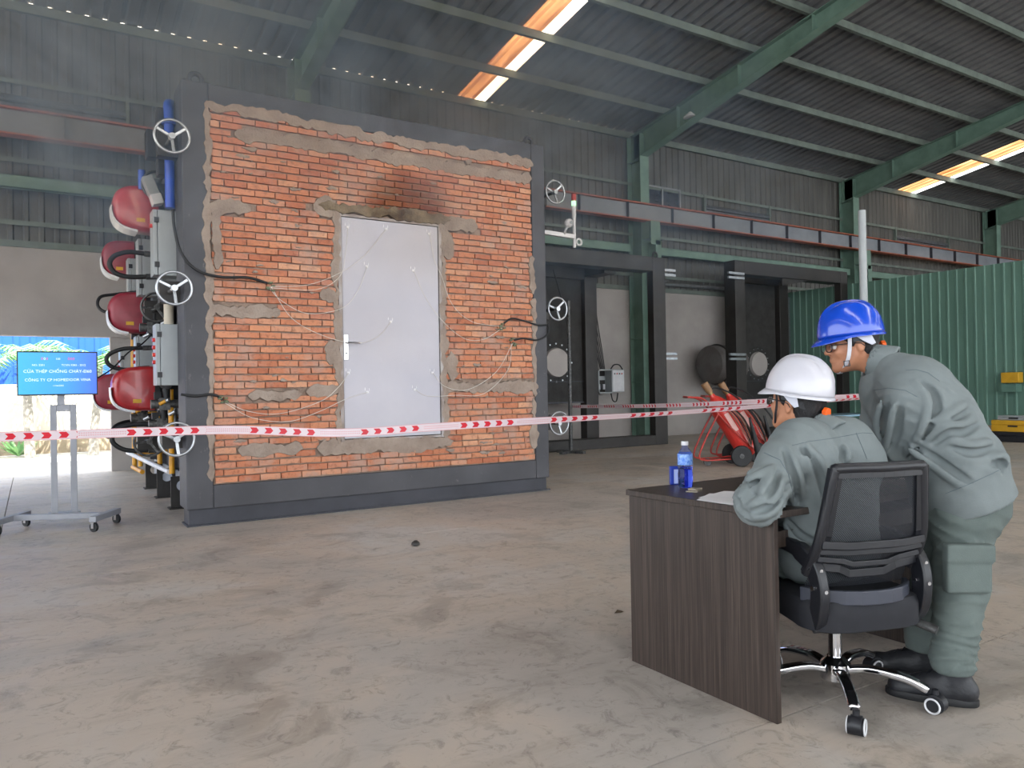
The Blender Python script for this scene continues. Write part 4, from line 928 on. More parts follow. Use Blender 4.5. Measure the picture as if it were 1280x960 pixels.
# ------------------------------------------------------------------ wheeled extinguishers
def extinguisher(o, lb):
    o = Vector(o); u = -r0; v = f0; z = Vector((0, 0, 1))             # u points towards the handle
    def q(a, b_, c_): return o + u*a + v*b_ + z*c_
    t = thing('wheeled_extinguisher', lb, 'fire extinguisher', o, 'red wheeled extinguishers')
    ax = (u*.52+z*.85).normalized(); a = q(-.28, 0, .14)
    b = B().lathe([(.01, 0), (.1, .015), (.145, .07), (.152, .14), (.152, .82), (.135, .92), (.08, 1.0), (.045, 1.04), (.04, 1.08)], a, ax, 28); obj('cylinder', b, m_red, t, smooth=40)
    va = obj('valve', B().cyl(a+ax*1.07, a+ax*1.14, .035, 12), mat('brass valve', 'a5875a', .4, .6), t, smooth=40); obj('valve_cap', B().cyl(a+ax*1.12, a+ax*1.28, .05, 14, .058), mat('tan cap', '94704f', .6), va, smooth=40)
    obj('printing', B().bar(a+ax*.45-v*.151, a+ax*.75-v*.151, .07, .006, v), mat('faded print', 'e6b8b0', .6), t)
    for s in (-.17, .17):
        obj('side_rail', B().tube(spline([q(-.33, s, .2), q(.1, s, .62), q(.42, s, .98), q(.66, s*.9, 1.03)], 5), .015, 8), m_redframe, t, smooth=60)
        obj('front_leg', B().tube(spline([q(.22, s, .8), q(.42, s, .42), q(.52, s, .17), q(.46, s, .10), q(.2, s, .1), q(-.2, s, .13)], 5), .014, 8), m_redframe, t, smooth=60)
    obj('handle_grip', B().cyl(q(.66, -.16, 1.03), q(.66, .16, 1.03), .018, 10), m_redframe, t, smooth=40)
    for s in (-.24, .24):
        w0 = obj('wheel', B().lathe([(.06, -.022), (.1, -.028), (.145, -.025), (.155, -.01), (.155, .01), (.145, .025), (.1, .028), (.06, .022)], q(-.08, s, .155), v, 28), m_rubber, t, smooth=40)
        obj('wheel_hub', B().cyl(q(-.08, s-.032, .155), q(-.08, s+.032, .155), .035, 12), m_grime, w0)
    obj('axle', B().cyl(q(-.08, -.24, .155), q(-.08, .24, .155), .014, 8), m_grime, t)
    obj('caster', B().cyl(q(.36, -.02, .055), q(.36, .02, .055), .055, 14), m_grime, t, smooth=40); obj('caster_fork', B().bar(q(.36, 0, .06), q(.36, 0, .11), .06, .02), m_grime, t)
    rr_ = random.Random(9)
    for k in range(4):
        w1 = .14+.035*k; pts = [q(.18-.03*k, -.2, .92), q(.0-.04*k, -.22, .72), q(-.1-w1*.5, -.23, .42+.02*k), q(-.22, -.23, .30+.03*k), q(-.26+w1*.3, -.22, .55), q(.02, -.2, .88)]
        obj('hose_loop', B().tube(spline(pts, 6), .011, 6), m_rubber if k % 2 else mat('brown hose', '8a5f50', .6), t, smooth=60)
    pts = [a+ax*1.1, a+ax*1.2-u*.12, q(-.02, -.1, 1.05), q(-.3, -.18, .75), q(-.44, -.2, .45)]
    obj('discharge_hose', B().tube(spline(pts, 6), .013, 8), m_rubber, t, smooth=60)
    obj('discharge_horn', B().cyl(q(-.2, -.26, .72), q(-.34, -.27, .12), .015, 14, .06), m_rubber, t, smooth=40)
extinguisher((8.85, 7.95, 0), 'nearer red wheeled extinguisher trolley, left one of the pair')
extinguisher(Vector((8.85, 7.95, 0)) + r0*.42 + f0*.62, 'second red wheeled extinguisher trolley, half hidden behind the seated man')
# blue stacked trolley frame behind
t = thing('blue_trolley', 'low pale blue tube trolley between the white helmet and the partition', 'trolley', (12.0, 8.6, 0)); m_bl = mat('pale blue tube', '7f9fb2', .4, .4)
for i in (0, 1):
    for j in (0, 1): obj('leg', B().cyl((11.6+i*1.5, 8.4+j*.5, 0), (11.6+i*1.5, 8.4+j*.5, .62), .02, 8), m_bl, t)
    obj('rail', B().cyl((11.6, 8.4+.5*i, .4), (13.1, 8.4+.5*i, .4), .018, 8), m_bl, t)
    obj('end_rail', B().cyl((11.6+1.5*i, 8.4, .4), (11.6+1.5*i, 8.9, .4), .018, 8), m_bl, t)
obj('table_top', B().box(11.55, 8.35, .6, 13.15, 8.95, .63), m_bl, t)
# yellow box on the partition, tool cases at the far right
p = atX(1262, 472, 17.2); t = thing('yellow_wall_box', 'yellow box fixed on the green partition at the right', 'box', p); obj('box_case', B().box(17.2, p.y-.17, p.z-.11, 17.4, p.y+.17, p.z+.11), m_yplate, t, bevel=.01); obj('under_shelf', B().box(17.15, p.y-.14, p.z-.3, 17.4, p.y+.14, p.z-.14), m_part, t)
def case(x, y, z, w, d, h, m, lb, name='tool_case'):
    t = thing(name, lb, 'case', (x, y, z), 'cases by the partition'); obj('case_body', B().box(x-d/2, y-w/2, z, x+d/2, y+w/2, z+h*.6), m, t, bevel=.015); obj('case_lid', B().box(x-d/2, y-w/2, z+h*.6, x+d/2, y+w/2, z+h), m, t, bevel=.015)
    obj('case_handle', B().bar((x-d/2-.02, y-.08, z+h*.5), (x-d/2-.02, y+.08, z+h*.5), .03, .03), m_blackp, t)
case(16.2, 7.35, 0, .8, .4, .2, m_blackp, 'black tool case on the floor, bottom of the stack at the right edge'); case(16.2, 7.35, .2, .8, .38, .22, m_yplate, 'yellow tool case lying on the black one at the right edge')
case(16.2, 7.35, .42, .6, .3, .09, m_cab, 'flat grey case on top of the yellow tool case')
q = atX(1243, 548, 16.6); t = thing('small_canister', 'small pale green and white canister left of the tool cases', 'canister', (16.6, q.y, 0))
obj('can_body', B().lathe([(.06, 0), (.065, .02), (.065, .18), (.04, .22), (.04, .25)], (16.6, q.y, 0), n=18), m_white, t, smooth=40); obj('can_label', B().cyl((16.6, q.y-.13, 0), (16.6, q.y-.13, .17), .05, 16), mat('green can', '3d8a63', .5), t, smooth=40)

# small litter on the floor
p = g0 = Vector((2.5, 5.42, 0)); tag(obj('small_stone', B().lathe([(.02, 0), (.035, .01), (.03, .025), (.012, .04)], p, n=7), m_black), 'small dark stone on the floor below the furnace', 'stone')
p = Vector((2.6, 3.16, 0)); tag(obj('dry_leaf', B().add([p, p+Vector((.03, .01, .012)), p+Vector((.06, -.01, .003)), p+Vector((.028, -.02, .004))], [(0, 1, 2), (0, 2, 3)]), mat('dry leaf', '4a3a2a', .8)), 'curled dry leaf on the floor left of the desk', 'leaf')

# ------------------------------------------------------------------ desk and what is on it
dk = thing('wooden_desk', 'dark brown laminate desk with closed side panel facing the camera', 'desk', (2.21, 1.8, 0))
obj('side_panel', B().box(2.21, 1.8, 0, 2.235, 2.57, .725), m_wood, dk, bevel=.002); obj('side_panel', B().box(3.375, 1.8, 0, 3.4, 2.57, .725), m_wood, dk, bevel=.002)
obj('desk_top', B().box(2.20, 1.79, .725, 3.41, 2.58, .75), m_wood, dk, bevel=.002); obj('apron_panel', B().box(2.235, 2.48, .47, 3.375, 2.5, .725), m_wood, dk); obj('drawer_tray', B().box(2.3, 1.86, .60, 3.3, 2.3, .66), m_wood, dk)
def on_desk(x, y, z=.75):
    d = ray(x, y); k = (z-1.2)/d.z; return CP+d*k
q = on_desk(857, 609); t = thing('water_bottle', 'blue plastic water bottle with white cap standing on the desk', 'bottle', q)
k_ = .93
obj('bottle_body', B().lathe([(.028, 0), (.032, .006), (.033, .06), (.031, .075), (.033, .09), (.033, .135), (.031, .15), (.022, .165), (.013, .178), (.012, .19)], q, n=28), m_bottle, t, smooth=40)
obj('water', B().lathe([(.027, .004), (.030, .01), (.031, .06), (.029, .075), (.030, .085)], q, n=24), glass('bottle water', 'b9c6ff', .02), t, smooth=40)
obj('label', B().lathe([(.0335, .10), (.0337, .102), (.0337, .148), (.0335, .149)], q, n=28), mat('blue bottle label', '3a74d8', .35, 0, '9cc0f0', scale=90), t, smooth=40)
obj('cap', B().cyl(q+Vector((0, 0, .186)), q+Vector((0, 0, .204)), .0155, 20), m_white, t, smooth=40, bevel=.001)
q = on_desk(846, 606); t = thing('blue_pack', 'small upright dark blue pack with a pale front behind the bottle', 'pack', q)
x_ = r0; mt = Matrix.Translation(q) @ Matrix((r0, f0, Vector((0, 0, 1)))).transposed().to_4x4()
obj('pack_body', B().box(-.03, -.0, 0, .045, .022, .085, mt), mat('dark blue card', '1d3aa0', .35), t, bevel=.004); obj('pack_front', B().box(-.012, -.0015, .006, .03, 0, .07, mt), mat('pale blue card', 'b8c8f0', .4), t)
q = on_desk(866, 614); t = thing('cardboard_piece', 'two thin grey brown card pieces lying beside the bottle', 'card', q)
obj('card', B().box(-.035, -.03, 0, .035, .02, .004, Matrix.Translation(q) @ Matrix.Rotation(.5, 4, 'Z')), mat('grey card', '968e80', .8), t); obj('card', B().box(-.02, -.02, .004, .03, .02, .010, Matrix.Translation(q+Vector((.02, .01, 0))) @ Matrix.Rotation(.2, 4, 'Z')), mat('grey card', '968e80'), t)
pp = [on_desk(*a, z=.752) for a in ((871, 625), (887, 617), (940, 620), (935, 634))]
tag(obj('paper_sheet', B().prism(pp, (0, 0, .0012)), mat('white paper', 'eeeef2', .7)), 'white sheet of paper under the seated man\'s arm', 'paper')
pp = [on_desk(*a, z=.7505) for a in ((873, 622), (905, 614), (960, 616), (952, 626))]
tag(obj('paper_sheet', B().prism(pp, (0, 0, .001)), mat('white paper', 'eeeef2')), 'second sheet partly under the first one on the desk', 'paper')

# ------------------------------------------------------------------ office chair
PH = math.radians(19); CC = Vector((2.6, 1.84, 0)); cf = Vector((math.sin(PH), math.cos(PH), 0)); cr_ = Vector((math.cos(PH), -math.sin(PH), 0)); cz = Vector((0, 0, 1))
def ch(a, b_, c_): return CC + cr_*a + cf*b_ + cz*c_                  # chair frame: right, forward, up
oc = thing('office_chair', 'black mesh-back office chair on a chrome five-star base', 'chair', CC)
MC = Matrix((cr_, cf, cz)).transposed().to_4x4(); MC.translation = CC
b = B(); n = 24
def srect(w, d, y0=0, e=4):
    return [(math.copysign(abs(math.cos(2*PI*i/n))**(2/e), math.cos(2*PI*i/n))*w, y0+math.copysign(abs(math.sin(2*PI*i/n))**(2/e), math.sin(2*PI*i/n))*d) for i in range(n)]
lv = [(.90, .335), (.98, .345), (1, .37), (1, .405), (.96, .428), (.85, .437)]
for s, z in lv: b.v += [MC @ Vector((x*s, y*s, z - (.02 if y < -.1 and z < .36 else 0))) for x, y in srect(.245, .25)]
for k in range(len(lv)-1): b.f += [(k*n+i, k*n+(i+1) % n, (k+1)*n+(i+1) % n, (k+1)*n+i) for i in range(n)]
b.f += [tuple(range(n)), tuple(range((len(lv)-1)*n, len(lv)*n))]
obj('seat', b, mat('black chair fabric', '1a1b22', .8, 0, '15161c', scale=30), oc, smooth=40)
def bk(a, h): return ch(a*.88-.012, -.205-.055*h-.035*math.cos(a*5)*1.0 + .05*(1-min(1, h*3)), .53+.375*h)   # backrest surface, h from 0 to 1
def strip(pts, w, t_, m, name, parent=oc, up=None):
    b = B()
    for p, q in zip(pts, pts[1:]): b.bar(p, q, w, t_, up or (0, 0, 1))
    return obj(name, b, m, parent, bevel=.003)
m_chair = mat('black chair plastic', '1a1b21', .4, 0, '15161b', scale=40)
top = [bk(-.19+.38*i/8, 1.0) for i in range(9)]
bf = obj('back_frame', B().tube(spline([bk(-.245, -.02), bk(-.238, .3), bk(-.218, .7), bk(-.20, .97), bk(-.175, 1.0), bk(0, 1.0), bk(.175, 1.0), bk(.20, .97), bk(.218, .7), bk(.238, .3), bk(.245, -.02)], 5), .019, 10), m_chair, oc, smooth=60)
b = B()
for s in (-1, 1):
    for i in range(8): b.bar(bk(s*(.24-.045*i/8), i/8), bk(s*(.24-.045*(i+1)/8), (i+1)/8), .05, .02, cf)
for i in range(8): b.bar(top[i]-cz*.008, top[i+1]-cz*.008, .02, .05)
obj('frame_edge', b, m_chair, oc)
b = B(); nx, nz = 12, 10
for j in range(nz+1):
    for i in range(nx+1):
        h = j/nz; b.v.append(bk((-.235+.04*h)*(1-2*i/nx), -.18+h*1.16)+cf*.004)
b.f = [(j*(nx+1)+i, j*(nx+1)+i+1, (j+1)*(nx+1)+i+1, (j+1)*(nx+1)+i) for j in range(nz) for i in range(nx)]
obj('back_mesh', b, m_mesh, oc, smooth=60)
for h, hd, w_ in ((.27, .0, .022), (.20, .0, .016), (.125, -.05, .016), (.05, -.075, .024)):
    pts = [bk(-.235, h+.02), bk(-.13, h+hd*.2), bk(-.08, h+hd), bk(.08, h+hd), bk(.13, h+hd*.2), bk(.235, h+.02)]
    b = B().sweep([p-cf*.015 for p in pts], .016, w_*1.25, cz)
    obj('lumbar_bar', b, m_chair, oc, bevel=.003)
pts = [ch(.225*math.sin(a)-.01, -.08-.175*math.cos(a), .445) for a in np.linspace(-1.3, 1.3, 11)]
b = B().sweep(pts, .02, .05, cz)
obj('lower_band', b, mat('grey black band', '383b46', .45), oc, bevel=.004)
for s in (-1, 1):
    pts = [ch(s*.225, .24, .585), ch(s*.23, .05, .61), ch(s*.222, -.10, .60), ch(s*.215, -.19, .55), ch(s*.21, -.215, .46), ch(s*.205, -.19, .37), ch(s*.17, -.12, .325)]
    sp_ = spline(pts, 6); b = B(); n = len(sp_)
    for i, p in enumerate(sp_):
        t_ = (sp_[min(i+1, n-1)]-sp_[max(i-1, 0)]).normalized(); z_ = cr_.cross(t_).normalized()
        b.v += [p+cr_*a_*.018+z_*c_*(.034 if p.z < .6 else .026) for a_, c_ in ((-1, -1), (1, -1), (1, 1), (-1, 1))]
    b.f = [(i*4+j, i*4+4+j, i*4+4+(j+1) % 4, i*4+(j+1) % 4) for i in range(n-1) for j in range(4)] + [(0, 1, 2, 3), tuple(4*n-4+j for j in (3, 2, 1, 0))]
    ar = obj('armrest', b, m_chair, oc, smooth=50, bevel=.006)
    for p in (ch(s*.215-.018, -.19, .55), ch(s*.21-.018, -.205, .48)): obj('bolt', B().cyl(p, p-cr_*.006, .009, 12), m_chrome, ar)
    for p in (ch(s*.215, -.222, .545), ch(s*.21, -.24, .475)): obj('bolt', B().cyl(p, p-cf*.012, .007, 12), m_chrome, ar)
obj('gas_lift', B().cyl(ch(0, 0, .14), ch(0, 0, .34), .025, 16), m_chrome, oc, smooth=40)
obj('seat_mechanism', B().box(-.09, -.12, .30, .09, .12, .342, MC), m_blackp, oc, bevel=.01)
obj('tilt_lever', B().tube([ch(.08, -.02, .32), ch(.22, -.10, .315), ch(.24, -.13, .31)], [.008, .008, .008], 8).cyl(ch(.235, -.12, .31), ch(.285, -.20, .285), .017, 12), m_grime, oc, smooth=40)
hub = obj('star_hub', B().lathe([(.03, .06), (.055, .07), (.055, .13), (.035, .15), (.03, .155)], CC, n=20), m_chrome, oc, smooth=40)
A0 = math.atan2((Vector((2.37, 1.62, 0))-CC).y, (Vector((2.37, 1.62, 0))-CC).x)
for k in range(5):
    a = A0 + 2*PI*k/5 + .04; d = Vector((math.cos(a), math.sin(a), 0)); sd = Vector((-d.y, d.x, 0))
    pts = [CC+d*.03+cz*.105, CC+d*.12+cz*.122, CC+d*.24+cz*.108, CC+d*.315+cz*.078]
    b = B().sweep(spline(pts, 5), .04, .026, cz)
    obj('base_leg', b, m_chrome, oc, smooth=50, bevel=.008, seg=3)
    cc_ = CC+d*.335; wa = a+1.2; wx = Vector((math.cos(wa), math.sin(wa), 0))
    w0 = obj('caster', B().cyl(cc_+wx*.006+cz*.03, cc_+wx*.026+cz*.03, .03, 18).cyl(cc_-wx*.026+cz*.03, cc_-wx*.006+cz*.03, .03, 18), m_blackp, oc, smooth=40)
    obj('caster_ring', B().ring(cc_+wx*.027+cz*.03, wx, .0255, .0038, 24, 6), m_white, w0, smooth=60); obj('caster_ring', B().ring(cc_-wx*.027+cz*.03, wx, .0255, .0038, 24, 6), m_white, w0, smooth=60)
    obj('caster_hood', B().cyl(cc_+cz*.06, cc_+cz*.085, .012, 10).lathe([(.01, -.02), (.033, -.018), (.033, .018), (.01, .02)], cc_+cz*.035+d*.004, wx, 18), m_blackp, w0, smooth=40)

# ------------------------------------------------------------------ people: bodies and clothes as smooth implicit surfaces
F32 = np.float32
class Field:
    def __init__(s, lo, hi, h, seed=0):
        s.h = h; s.lo = np.array(lo, F32); n = np.ceil((np.array(hi)-np.array(lo))/h).astype(int)+1; s.n = n
        s.D = np.full(n, .08, F32); s.seed = seed
    def sub(s, lo, hi):
        a = np.clip(np.floor((np.array(lo)-s.lo)/s.h).astype(int), 0, s.n-1); b = np.clip(np.ceil((np.array(hi)-s.lo)/s.h).astype(int)+1, 1, s.n)
        sl = tuple(slice(i, j) for i, j in zip(a, b))
        ax = [s.lo[k]+s.h*np.arange(a[k], b[k], dtype=F32) for k in range(3)]
        return sl, np.meshgrid(*ax, indexing='ij')
    def put(s, sl, d, k, op):
        D = s.D[sl]
        if op == 'u':
            h = np.clip(.5+.5*(D-d)/k, 0, 1); s.D[sl] = D*(1-h)+d*h-k*h*(1-h)
        else:                                                        # smooth subtract
            h = np.clip(.5-.5*(D+d)/k, 0, 1); s.D[sl] = D*(1-h)-d*h+k*h*(1-h)
    def cone(s, a, b, ra, rb, k=.02, op='u', fold=None):
        a, b = np.array(a, F32), np.array(b, F32); m = max(ra, rb)+k*2+.03
        sl, P = s.sub(np.minimum(a, b)-m, np.maximum(a, b)+m); ab = b-a; L = float((ab**2).sum())+1e-9
        X, Y, Z = [P[i]-a[i] for i in range(3)]; t = np.clip((X*ab[0]+Y*ab[1]+Z*ab[2])/L, 0, 1)
        d = np.sqrt((X-t*ab[0])**2+(Y-t*ab[1])**2+(Z-t*ab[2])**2) - (ra+(rb-ra)*t)
        if fold:
            amp, wl, c0 = fold; l = math.sqrt(L); w = 1.4*np.sin(P[0]*23+s.seed)+1.2*np.sin(P[1]*19+P[2]*13+s.seed*2)+.8*np.sin(P[2]*41-P[0]*17)
            q = 1-np.abs(np.sin(t*l*PI/wl+w)); env = np.exp(-((t-c0)/.38)**2)
            d = d-amp*(q**1.6-.35)*env
        s.put(sl, d, k, op); return s
    def ell(s, c, r, M3=None, k=.02, op='u'):
        c = np.array(c, F32); m = max(r)+k*2+.02; sl, P = s.sub(c-m, c+m); V = [P[i]-c[i] for i in range(3)]
        if M3 is not None:                                           # rows: local axes
            V = [V[0]*ax[0]+V[1]*ax[1]+V[2]*ax[2] for ax in M3]
        k0 = np.sqrt(sum((V[i]/r[i])**2 for i in range(3))); k1 = np.sqrt(sum((V[i]/r[i]**2)**2 for i in range(3)))+1e-6
        s.put(sl, (k0*(k0-1)/k1).astype(F32), k, op); return s
    def boxp(s, c, hs, M3, rnd=.006, k=.006, op='u'):
        c = np.array(c, F32); m = max(hs)*1.5+.03; sl, P = s.sub(c-m, c+m); V = [P[i]-c[i] for i in range(3)]
        V = [np.abs(V[0]*ax[0]+V[1]*ax[1]+V[2]*ax[2])-h+rnd for ax, h in zip(M3, hs)]
        d = np.sqrt(sum(np.maximum(v, 0)**2 for v in V))+np.minimum(np.maximum(np.maximum(V[0], V[1]), V[2]), 0)-rnd
        s.put(sl, d.astype(F32), k, op); return s
    def grid(s):
        return np.meshgrid(*[s.lo[k]+s.h*np.arange(s.n[k], dtype=F32) for k in range(3)], indexing='ij')
    def cut(s, p, nrm, r=None):                                      # remove everything beyond the plane (within r of p)
        sl = tuple(slice(0, int(q)) for q in s.n) if r is None else None
        if r is None: P = s.grid()
        else: sl, P = s.sub(np.array(p)-r, np.array(p)+r)
        d = sum((P[i]-p[i])*nrm[i] for i in range(3)); s.D[sl] = np.maximum(s.D[sl], d.astype(F32)); return s
    def hit(s, px, py):                                              # where a sight line first meets the surface
        d = ray(px, py); t = np.arange(2.2, 3.9, s.h*.5); P = np.array(CP)[None]+np.array(d)[None]*t[:, None]
        i = np.round((P-s.lo)/s.h).astype(int); ok = ((i >= 0) & (i < s.n)).all(1); i = np.clip(i, 0, s.n-1)
        v = np.where(ok, s.D[i[:, 0], i[:, 1], i[:, 2]], 1); w = np.argmax(v < 0)
        return Vector(P[w].tolist()) if v[w] < 0 else None
    def crease(s, px, r=.013, ridge=.010):
        pts = [s.hit(*p) for p in px]; pts = [p for p in pts if p is not None]
        if len(pts) < 2: return s
        pts = spline(pts, 4); n = len(pts)-1; side = (pts[-1]-pts[0]).cross(Vector(CF)).normalized()
        for sg, rr_ in ((1, ridge), (-1, ridge)):
            for i in range(n):
                a = math.sin(PI*(i+.5)/n)**.6; s.cone(pts[i]+side*sg*(r*1.9)+Vector(CF)*(rr_*.5), pts[i+1]+side*sg*(r*1.9)+Vector(CF)*(rr_*.5), rr_*a+.002, rr_*a+.002, .022)
        for i in range(n):
            a = math.sin(PI*(i+.5)/n)**.6; s.cone(pts[i]-Vector(CF)*.002, pts[i+1]-Vector(CF)*.002, r*a, r*a, .014, 's')
        return s
    def wrinkle(s, amp, sets):
        P = s.grid(); near = np.abs(s.D) < .03; X, Y, Z = [p[near] for p in P]; acc = np.zeros_like(X)
        for (c, r, dr, wl, a) in sets:
            e = np.exp(-((X-c[0])**2+(Y-c[1])**2+(Z-c[2])**2)/(r*r)); w = 1.1*np.sin(X*17+Y*11+s.seed)+1.0*np.sin(Z*21-Y*15+s.seed)+.6*np.sin(X*37+Z*29)
            q = 1-np.abs(np.sin((X*dr[0]+Y*dr[1]+Z*dr[2])*PI/wl+w)); acc += a*e*(q**1.5-.35)
        s.D[near] -= amp*acc; return s
    def mesh(s, name, m, parent, label=None, smooth_iter=1):
        D, h = s.D, s.h; ins = D < 0; nx, ny, nz = D.shape
        cnt = np.zeros((nx-1, ny-1, nz-1), np.int8)
        for i in (0, 1):
            for j in (0, 1):
                for k in (0, 1): cnt += ins[i:nx-1+i, j:ny-1+j, k:nz-1+k]
        act = (cnt > 0) & (cnt < 8); cells = np.argwhere(act); idx = np.full(act.shape, -1, np.int64); idx[act] = np.arange(len(cells))
        pos = np.zeros((len(cells), 3)); c_ = np.zeros(len(cells))
        cor = [(i, j, k) for i in (0, 1) for j in (0, 1) for k in (0, 1)]
        for a in cor:
            for ax in range(3):
                if a[ax]: continue
                b = list(a); b[ax] = 1
                da = D[cells[:, 0]+a[0], cells[:, 1]+a[1], cells[:, 2]+a[2]]; db = D[cells[:, 0]+b[0], cells[:, 1]+b[1], cells[:, 2]+b[2]]
                cr = (da < 0) != (db < 0); t = np.where(cr, da/np.where(cr, da-db, 1), 0)
                p = np.array(a, float)[None, :].repeat(len(cells), 0); p[:, ax] += t; pos += p*cr[:, None]; c_ += cr
        V = s.lo + h*(cells + pos/c_[:, None]); faces = []
        for ax in range(3):
            sl0 = [slice(1, -1)]*3; sl1 = [slice(1, -1)]*3; sl0[ax] = slice(0, -1); sl1[ax] = slice(1, None)
            A = ins[tuple(sl0)]; C = ins[tuple(sl1)]; e = np.argwhere(A != C); inside = A[tuple(e.T)]
            off = np.ones(3, int); off[ax] = 0; g = e + off           # grid point of the edge start
            u, v = [(1, 2), (2, 0), (0, 1)][ax]
            def cell(du, dv):
                q = g.copy(); q[:, u] -= du; q[:, v] -= dv; return idx[q[:, 0], q[:, 1], q[:, 2]]
            quad = np.stack([cell(1, 1), cell(0, 1), cell(0, 0), cell(1, 0)], 1); quad[~inside] = quad[~inside][:, ::-1]
            faces.append(quad[(quad >= 0).all(1)])
        Fq = np.concatenate(faces)
        for _ in range(smooth_iter):                                  # light Laplacian pass to hide the grid
            S = np.zeros_like(V); n_ = np.zeros(len(V))
            for i in range(4):
                a, b = Fq[:, i], Fq[:, (i+1) % 4]; np.add.at(S, a, V[b]); np.add.at(n_, a, 1); np.add.at(S, b, V[a]); np.add.at(n_, b, 1)
            V = V*.5+.5*S/n_[:, None]
        V = V - np.array(root_loc(parent)); me = bpy.data.meshes.new(name)
        me.vertices.add(len(V)); me.vertices.foreach_set('co', V.astype(F32).ravel()); me.loops.add(len(Fq)*4); me.loops.foreach_set('vertex_index', Fq.astype(np.int32).ravel())
        me.polygons.add(len(Fq)); me.polygons.foreach_set('loop_start', np.arange(0, len(Fq)*4, 4, dtype=np.int32)); me.polygons.foreach_set('loop_total', np.full(len(Fq), 4, np.int32))
        me.update(calc_edges=True); me.validate(); me.polygons.foreach_set('use_smooth', [True]*len(me.polygons)); me.materials.append(m)
        o = link(name, me, parent)
        if label: o['label'] = label
        return o

def axes(f, up):
    f = Vector(f).normalized(); l = Vector(up).cross(f).normalized(); u = f.cross(l); return f, l, u
def add_head(fl, c, f, l, u, k=.012):
    def q(a, b, c_): return c+f*a+l*b+u*c_
    M3 = [tuple(f), tuple(l), tuple(u)]
    fl.ell(q(-.008, 0, .028), (.098, .077, .092), M3, k)
    fl.ell(q(.022, 0, -.045), (.068, .062, .078), M3, .03)
    fl.cone(q(.07, 0, -.103), q(.062, 0, -.095), .022, .026, .025)
    for s in (-1, 1):
        fl.cone(q(.0, s*.052, -.055), q(.055, s*.026, -.1), .018, .018, .025); fl.ell(q(.062, s*.035, -.035), (.026, .022, .022), M3, .02)
        fl.cone(q(.082, s*.012, .012), q(.068, s*.045, .008), .011, .012, .015)
        fl.ell(q(.09, s*.031, -.012), (.016, .02, .012), M3, .012, 's')
        e = q(-.012, s*.079, -.018); Me = [tuple((f*.94-u*.2).normalized()), tuple((l*.95+f*.3*s*-1).normalized()), tuple(u)]
        fl.ell(e, (.018, .010, .031), M3, .006); fl.ell(e+l*s*.009+f*.003, (.010, .006, .019), M3, .004, 's')
    fl.cone(q(.088, 0, .004), q(.108, 0, -.034), .008, .011, .012)
    for s in (-1, 1): fl.cone(q(.098, s*.010, -.037), q(.092, s*.013, -.036), .008, .008, .006)
    fl.ell(q(.088, 0, -.063), (.011, .022, .006), M3, .005); fl.ell(q(.086, 0, -.074), (.011, .019, .007), M3, .005)
def add_hand(fl, w, d, nrm, side, curl=.35, sc=1.):                   # wrist, pointing direction, back-of-hand normal, thumb side sign
    w, d, nrm = Vector(w), Vector(d).normalized(), Vector(nrm).normalized(); x = d.cross(nrm).normalized()*side
    for i in range(4):
        a = w + x*(.027-.018*i)*.55; b = w + d*.085*sc + x*(.030-.020*i); fl.cone(a, b, .014, .0115, .012)
        L = [.040, .045, .042, .033][i]*sc; p = b; dd = d.copy()
        for j, (ln, r) in enumerate(((L, .0092), (L*.62, .0083), (L*.5, .0075))):
            dd = (dd*math.cos(curl*(.7+.3*j)) - nrm*math.sin(curl*(.7+.3*j))).normalized(); q = p+dd*ln; fl.cone(p, q, r+.0005, r, .004); p = q
    t0 = w+d*.02*sc+x*.02; t1 = t0+(x*.8+d*.6-nrm*.2).normalized()*.045*sc; t2 = t1+(d*.95+x*.25-nrm*.3).normalized()*.032*sc; t3 = t2+(d-nrm*.5).normalized()*.022*sc
    fl.cone(t0, t1, .015, .011, .012); fl.cone(t1, t2, .0105, .0095, .004); fl.cone(t2, t3, .0095, .008, .004)
